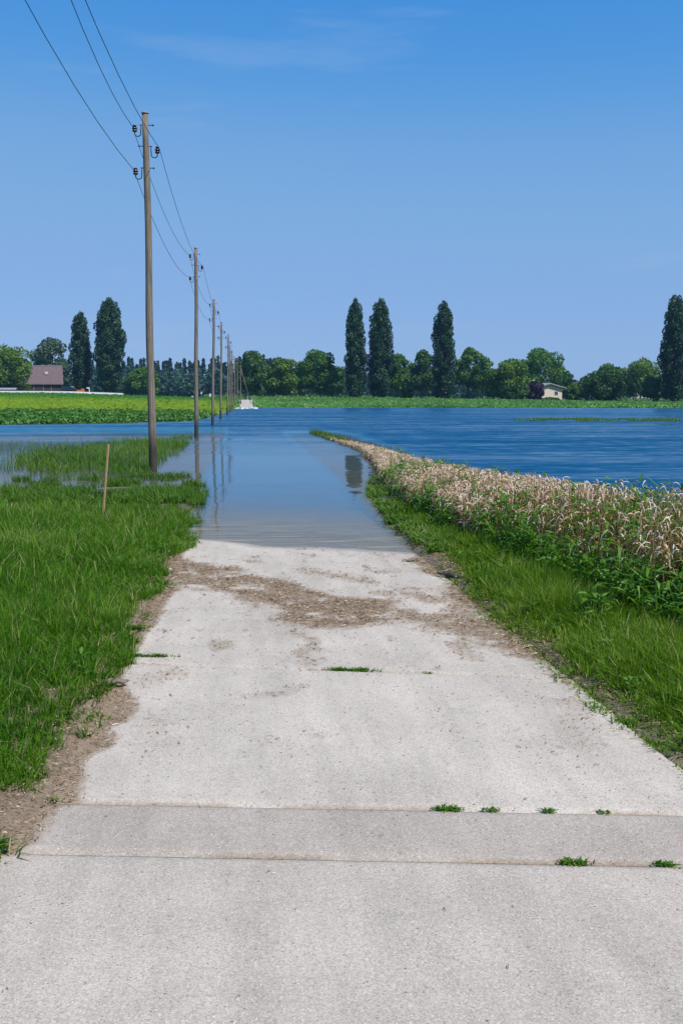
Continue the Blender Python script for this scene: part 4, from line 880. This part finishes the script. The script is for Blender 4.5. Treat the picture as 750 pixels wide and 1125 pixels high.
# ------------------------------------------------------------------ fields
n = 30000; X = rng.uniform(-62, -1.6, n); Y = 66 + 46 * rng.random(n) ** 1.1
k = (land_z(X, Y) > ZW - .04) & (X > CAM[0] - .40 * Y); X, Y = X[k], Y[k]; n = len(X)
c = vnoise(X, Y, .35, 161); parts = []
for j in range(4):
    a = rng.uniform(0, 6.28, n); r_ = rng.uniform(.05, .28, n); P = np.c_[X + r_ * np.cos(a), Y + r_ * np.sin(a), land_z(X, Y) + rng.uniform(.08, .36, n) * (.7 + .5 * c)]
    parts.append(cards(P, np.c_[np.cos(a) * .8, np.sin(a) * .8, .4 + rng.random(n)], rng.uniform(.09, .17, n)))
V, F = merge(parts); tag(link('beet_leaves', np_mesh('beet_leaves', V, F, {'v': rep(np.clip(rng.normal(.5, .25, 4 * n), 0, 1), 4)}), M_BEET), 'broad leaved green crop at the flooded near edge of the left field', 'crop', kind='stuff')
n = 34000; X = rng.uniform(-95, -1.8, n); Y = rng.uniform(104, 255, n); k = (X > CAM[0] - .36 * Y) & (land_z(X, Y) > ZW); X, Y = X[k], Y[k]; n = len(X)
V, F = cards(np.c_[X, Y, land_z(X, Y) + rng.uniform(.05, .3, n)], np.c_[rng.normal(0, .5, n), -np.ones(n) * .5, .8 + rng.random(n)], rng.uniform(.25, .5, n))
tag(link('field_grass', np_mesh('field_grass', V, F, {'v': rep(np.clip(1.25 * sstep(215, 165, Y + 30 * (vnoise(X, Y, .03, 171) - .5)) * .6 + .1 + rng.normal(0, .13, n), 0, 1), 4)}), M_FIELD), 'yellow green grass field left of the pole line', 'field', kind='stuff')
n = 42000; X = rng.uniform(-2.2, 105, n); Y = rng.uniform(178, 262, n); zz = land_z(X, Y); k = (zz > ZW - .12) & (np.abs(X) > 1.7) & (X < CAM[0] + .47 * Y); X, Y, zz = X[k], Y[k], zz[k]; n = len(X)
V, F = cards(np.c_[X, Y, zz + rng.uniform(.05, .5, n) * (.4 + vnoise(X, Y, .2, 181))], np.c_[rng.normal(0, .6, n), -np.ones(n) * .6, .5 + rng.random(n)], rng.uniform(.2, .42, n))
tag(link('far_meadow', np_mesh('far_meadow', V, F, {'v': rep(np.clip(.7 * vnoise(X, Y, .08, 183) + rng.normal(.1, .2, n), 0, 1), 4)}), M_BEET), 'green meadow bank on the far shore of the lake', 'meadow', kind='stuff')
# drifting weed patches in the lake
isl = [tuple(on_level(px_, py_, ZW)[:2]) for px_, py_ in [(545, 460.6), (620, 459.6), (745, 460.4), (748, 463.2), (650, 463.8), (575, 462.6)]]
X, Y = scatter(60000, 12, 48, 60, 110); k = inside(isl, X, Y) & (vnoise(X, Y * .6, .35, 191, 4) > .46); X, Y = X[k], Y[k]; n = len(X)
grass_obj('floating_weeds', [(X, Y, np.full(n, ZW - .02), rng.uniform(.06, .22, n), rng.uniform(.03, .07, n), rng.uniform(.2, 1.4, n), rng.uniform(0, 6.28, n), np.clip(rng.normal(.5, .2, n), 0, 1))], M_MARSH, 'long patch of drowned weeds out in the right part of the lake', 'weeds')

# ------------------------------------------------------------------ buildings
def pitched(name, loc, rz, L_, D_, eave, ridge, over, mats, label, cat='building', axis_x=True, thick=.22):
    """walls plus a two sided roof; the ridge runs along local x"""
    root = thing(name, loc, label, cat, rz=rz); bm = bmesh.new(); pr = [(-D_ / 2, -.4), (D_ / 2, -.4), (D_ / 2, eave), (0, ridge - .05), (-D_ / 2, eave)]
    a = [bm.verts.new((-L_ / 2, y, z)) for y, z in pr]; b = [bm.verts.new((L_ / 2, y, z)) for y, z in pr]
    bm.faces.new(a[::-1]); bm.faces.new(b)
    for k in range(5): bm.faces.new((a[k], a[(k + 1) % 5], b[(k + 1) % 5], b[k]))
    bmesh.ops.recalc_face_normals(bm, faces=bm.faces[:]); link('wall', bm_mesh('wall', bm), mats[0], root)
    bm = bmesh.new(); sl = (ridge - eave) / (D_ / 2); y1 = D_ / 2 + over; z1 = eave - sl * over
    pr = [(-y1, z1), (0, ridge), (y1, z1), (y1, z1 + thick), (0, ridge + thick * 1.2), (-y1, z1 + thick)]
    xx = L_ / 2 + over; a = [bm.verts.new((-xx, y, z)) for y, z in pr]; b = [bm.verts.new((xx, y, z)) for y, z in pr]
    for f in ((0, 1, 4, 5), (1, 2, 3, 4)): bm.faces.new([a[k] for k in f]); bm.faces.new([b[k] for k in f][::-1])
    for k in range(6): bm.faces.new((a[k], b[k], b[(k + 1) % 6], a[(k + 1) % 6]))
    bmesh.ops.recalc_face_normals(bm, faces=bm.faces[:]); rf = link('roof', bm_mesh('roof', bm), mats[1], root)
    return root, rf
# barn
Yb = 300.0; k_ = Yb / FPX; c = at(40, 431.5, Yb); gz = float(land_z(c[0], Yb)); zr_ = at(40, 402.3, Yb)[2] - gz; ze_ = at(40, 421.5, Yb)[2] - gz
barn, rf = pitched('barn', (c[0], Yb + 4.5, gz), R(11.5), 46 * k_, 9.0, ze_ + .3, zr_, .55, (M_DARKWOOD, M_TILE), 'old barn with a big purple brown tiled roof and dark board walls', 'barn')
bm = bmesh.new(); box(bm, (0, 0, zr_ + .30), (46 * k_ + 1.2, .34, .16)); link('ridge_cap', bm_mesh('ridge_cap', bm), M_RIDGE, rf)
bm = bmesh.new(); box(bm, (2.2, -2.4, (ze_ + zr_) / 2 + .62), (.9, 1.1, .06), Matrix.Rotation(math.atan2(zr_ - ze_, 4.5), 3, 'X')); link('skylight', bm_mesh('skylight', bm), M_RIDGE, rf)
for dxx in (-1.5, 1.2, 3.4):
    bm = bmesh.new(); box(bm, (dxx, -4.56, ze_ / 2 - .1), (.22, .14, ze_)); link('post', bm_mesh('post', bm), M_WOODGREY, barn)
bm = bmesh.new(); box(bm, (-.2, -4.55, 1.05), (2.2, .08, 2.1)); link('door', bm_mesh('door', bm), M_DARKWOOD, barn)
# open shed with a tan roof
Ys = 292.0; k_ = Ys / FPX; c = at(74, 431.8, Ys); gz = float(land_z(c[0], Ys))
shed = thing('open_shed', (c[0], Ys + 2, gz), 'small open shed with a tan roof between barn and narrow poplar', 'shed')
bm = bmesh.new(); hS = at(74, 424.3, Ys)[2] - gz; eS = at(74, 428.6, Ys)[2] - gz; wS = 16 * k_
pr = [(-2.2, eS), (0, hS), (2.2, eS)]
for a_, b_ in ((pr[0], pr[1]), (pr[1], pr[2])):
    q = [bm.verts.new(v) for v in ((-wS / 2, a_[0], a_[1]), (wS / 2, a_[0], a_[1]), (wS * .36, b_[0], b_[1]), (-wS * .30, b_[0], b_[1]))] if a_ is pr[0] else [bm.verts.new(v) for v in ((-wS * .30, a_[0], a_[1]), (wS * .36, a_[0], a_[1]), (wS / 2, b_[0], b_[1]), (-wS / 2, b_[0], b_[1]))]
    bm.faces.new(q)
bmesh.ops.solidify(bm, geom=bm.faces[:], thickness=.12); link('roof', bm_mesh('roof', bm), M_TANROOF, shed)
bm = bmesh.new(); box(bm, (0, 1.7, eS / 2), (wS * .9, .12, eS)); link('wall', bm_mesh('wall', bm), M_DARKWOOD, shed)
for s_ in (-.46, .1, .46):
    bm = bmesh.new(); box(bm, (s_ * wS, -1.9, eS / 2 - .1), (.16, .16, eS)); link('post', bm_mesh('post', bm), M_WOODGREY, shed)
# low long shed at the left edge
Ys = 264.0; k_ = Ys / FPX; c = at(3, 432.0, Ys); gz = float(land_z(c[0], Ys)); eS = at(3, 427.6, Ys)[2] - gz
shed2, _ = pitched('low_shed', (c[0], Ys + 1.2, gz), 0, 27 * k_, 2.4, eS - .1, eS + .25, .12, (M_DARKWOOD, M_PALEROOF), 'low dark shed with a pale blue grey roof under the left edge tree', 'shed', thick=.1)
# cream house with its gable to the lake
Yh = 262.0; k_ = Yh / FPX; c = at(595, 440, Yh); gz = float(land_z(c[0], Yh)); zr_ = at(595, 420.6, Yh)[2] - gz; ze_ = at(595, 426.0, Yh)[2] - gz
house, rf = pitched('cream_house', (c[0], Yh + 4.5, gz), R(90) + R(24), 9.0, 40 * k_, ze_, zr_ - .3, .8, (M_CREAM, M_GREYROOF), 'low cream house with a shallow grey gable roof among shrubs', 'house')
bm = bmesh.new(); box(bm, (1.5, .4, zr_ + .45), (.6, .6, .9)); link('chimney', bm_mesh('chimney', bm), M_CREAM, rf)
fr_ = bmesh.new(); box(fr_, (-4.52, -2.7, ze_ * .62), (.06, 1.2, 1.0)); win = link('window', bm_mesh('window', fr_), M_GREYROOF, house)
bm = bmesh.new(); box(bm, (-4.56, -2.7, ze_ * .62), (.03, 1.0, .8)); link('pane', bm_mesh('pane', bm), M_GLASS, win)
# red roof above the trees
Yr = 330.0; k_ = Yr / FPX; c = at(709, 438, Yr); gz = float(land_z(c[0], Yr)); zr_ = at(710, 394.0, Yr)[2] - gz
rh, rf = pitched('tall_house', (c[0], Yr + 3, gz), R(78), 5.0, 4.6, zr_ - 2.4, zr_, .25, (M_CREAM, M_REDROOF), 'house whose red tiled roof peeps over the spreading light tree', 'house')
bm = bmesh.new(); box(bm, (.9, .2, zr_ + .3), (.5, .5, 1.0)); link('chimney', bm_mesh('chimney', bm), M_REDROOF, rf)
# light track on the embankment before the barn
p = [at(px_, 433, 262) for px_ in (-40, 0, 60, 136)]; xs = np.linspace(p[0][0], p[3][0], 60)
V = []; 
for i, x in enumerate(xs):
    zl = float(land_z(x, 261.5)); V += [(x, 260.0, zl - .1), (x, 260.2, zl + .62), (x, 263.4, zl + .68), (x, 263.6, zl - .1)]
F = [(i * 4 + k, (i + 1) * 4 + k, (i + 1) * 4 + k + 1, i * 4 + k + 1) for i in range(len(xs) - 1) for k in range(3)]
tk = link('track', np_mesh('track', np.array(V), np.array(F)), noise_mat('pale_gravel', (.52, .52, .53), (.66, .66, .66), 3, .9)); tk['kind'] = 'structure'
# orange cart, white post
Yc = 268; c = at(89, 431.5, Yc); gz = float(land_z(c[0], Yc)); cart = thing('orange_cart', (c[0], Yc, gz), 'small orange farm cart on the track before the narrow poplar', 'cart')
bm = bmesh.new(); v_ = box(bm, (0, 0, .85), (1.9, 1.1, .62)); bmesh.ops.bevel(bm, geom=bm.edges[:], offset=.05, segments=1); box(bm, (.55, 0, 1.3), (.7, 1.0, .35)); link('body', bm_mesh('body', bm), M_ORANGE, cart)
for sx_ in (-.6, .6):
    for sy_ in (-.55, .55):
        bm = bmesh.new(); bmesh.ops.create_cone(bm, cap_ends=True, segments=16, radius1=.34, radius2=.34, depth=.2, matrix=Matrix.Translation((sx_, sy_, .34)) @ Matrix.Rotation(math.pi / 2, 4, 'X')); link('wheel', bm_mesh('wheel', bm), M_RUBBER, cart)
Yc = 266; c = at(98.5, 431.8, Yc); gz = float(land_z(c[0], Yc)); sg = thing('white_post', (c[0], Yc, gz), 'white post with a short arm at the foot of the widest poplar', 'post')
hp = at(98.5, 425.8, Yc)[2] - gz
bm = bmesh.new(); box(bm, (0, 0, hp / 2 - .2), (.2, .2, hp + .4)); link('shaft', bm_mesh('shaft', bm), M_WHITE, sg)
bm = bmesh.new(); box(bm, (-.3, 0, hp - .1), (.75, .16, .34)); link('arm', bm_mesh('arm', bm), M_WHITE, sg)
# small white boards at the field edge
for px_, y0, y1, hw, lab in ((211.5, 438, 435, 1.1, 'squat white board left of the second pole at the field edge'), (231, 437.6, 432.6, 1.0, 'upright white board left of the third pole at the field edge'), (221.5, 438, 430.5, .7, 'thin pale post with a head between second and third pole')):
    Yc = 256; c = at(px_, y0, Yc); gz = float(land_z(c[0], Yc)); sg = thing('marker_board', (c[0], Yc, gz), lab, 'marker'); hp = at(px_, y1, Yc)[2] - gz; wp = 2 * hw * Yc / FPX; bh = min(hp * .8, wp * 1.5)
    bm = bmesh.new(); box(bm, (0, 0, hp / 2 - .2), (.10, .08, hp + .2)); link('post', bm_mesh('post', bm), M_ZINC, sg)
    bm = bmesh.new(); box(bm, (0, -.08, hp - bh / 2), (wp, .06, bh)); bmesh.ops.bevel(bm, geom=bm.edges[:], offset=.015, segments=1); link('board', bm_mesh('board', bm), M_WHITE, sg)
# posts where the road comes out of the flood
for px_, lab in ((272.0, 'short white post left of centre where the road leaves the flood'), (276.8, 'short white post below the brace foot where the road leaves the flood')):
    Yc = 236; c = at(px_, 440, Yc); gz = float(land_z(c[0], Yc)); sg = thing('marker_post', (c[0], Yc, gz), lab, 'marker post'); hp = 1.1
    bm = bmesh.new(); tube(bm, [(0, 0, -.3), (0, 0, hp)], .07, 8); link('shaft', bm_mesh('shaft', bm), M_WHITE, sg)
    bm = bmesh.new(); tube(bm, [(0, 0, hp * .62), (0, 0, hp * .82)], .075, 8); link('band', bm_mesh('band', bm), M_RUBBER, sg)
c = at(264.0, 440.6, 232); sg = link('plank', None or bm_mesh('plank', (lambda b: (box(b, (0, 0, 0), (1.1, .2, .12)), bmesh.ops.bevel(b, geom=b.edges[:], offset=.02, segments=1), b)[2])(bmesh.new())), M_WHITE)
sg.location = (c[0], 232, float(land_z(c[0], 232)) + .42); tag(sg, 'pale plank lying left of the road on the far bank', 'plank')
# pale froth and flotsam along the far waterline
n = 500; px_ = np.where(rng.random(n) < .6, rng.uniform(283, 297, n), rng.uniform(259, 284, n)); P = np.array([on_level(p, rng.uniform(446.0, 447.4) if p > 283 else rng.uniform(447.6, 449.4), ZW) for p in px_]); P[:, 2] += .05
k = vnoise(P[:, 0], P[:, 1], .9, 201) > .45; P = P[k]; n = len(P)
V, F = cards(P, np.c_[rng.normal(0, .3, n), -np.ones(n) * .6, np.ones(n)], rng.uniform(.05, .16, n))
tag(link('flotsam', np_mesh('flotsam', V, F, {'v': rep(rng.uniform(.6, 1, n), 4)}), leaf_mat('froth', [(0, (.5, .47, .4)), (1, (.75, .74, .70))], 0, .8)), 'pale froth and flotsam along the far waterline', 'flotsam', kind='stuff')

# ------------------------------------------------------------------ birds
def bird(px_, py_, Y, span, mat, label):
    p = at(px_, py_, Y); root = thing('bird', p, label, 'bird', 'birds over the lake', rz=random.uniform(0, 3)); bm = bmesh.new()
    tube(bm, [(-span * .28, 0, 0), (-span * .12, 0, .01), (span * .1, 0, 0), (span * .24, 0, .0)], [span * .01, span * .06, span * .065, span * .015], 8)
    for s_ in (-1, 1):
        q = [bm.verts.new(v) for v in ((span * .10, 0, .02), (span * .06, s_ * span * .28, span * .14), (-span * .02, s_ * span * .5, span * .08), (-span * .10, s_ * span * .25, span * .10), (-span * .08, 0, .02))]
        bm.faces.new(q)
    link('body', bm_mesh('body', bm), mat, root)
bird(337, 323.5, 120, .55, M_GULL, 'small white bird in flight above the large bushy tree')
bird(322.5, 379.5, 130, .42, M_BIRD, 'small dark bird in flight above the light rounded tree')
bird(287, 384, 130, .35, M_BIRD, 'small dark bird in flight near the last pole')

# ------------------------------------------------------------------ air
HAZE = True
if HAZE:
    bm = bmesh.new(); box(bm, (0, 3200, 14.0), (8600, 7800, 32.0)); hz = link('haze', bm_mesh('haze', bm)); hz['kind'] = 'stuff'; tag(hz, 'thin blue summer haze over the fields', 'haze')
    m, t, o = new_mat('haze_air'); pv = N(t, 'ShaderNodeVolumePrincipled'); pv.inputs['Color'].default_value = (.32, .62, 1, 1); pv.inputs['Density'].default_value = .00015; pv.inputs['Anisotropy'].default_value = .0
    t.links.new(pv.outputs[0], o.inputs['Volume']); hz.data.materials.append(m)
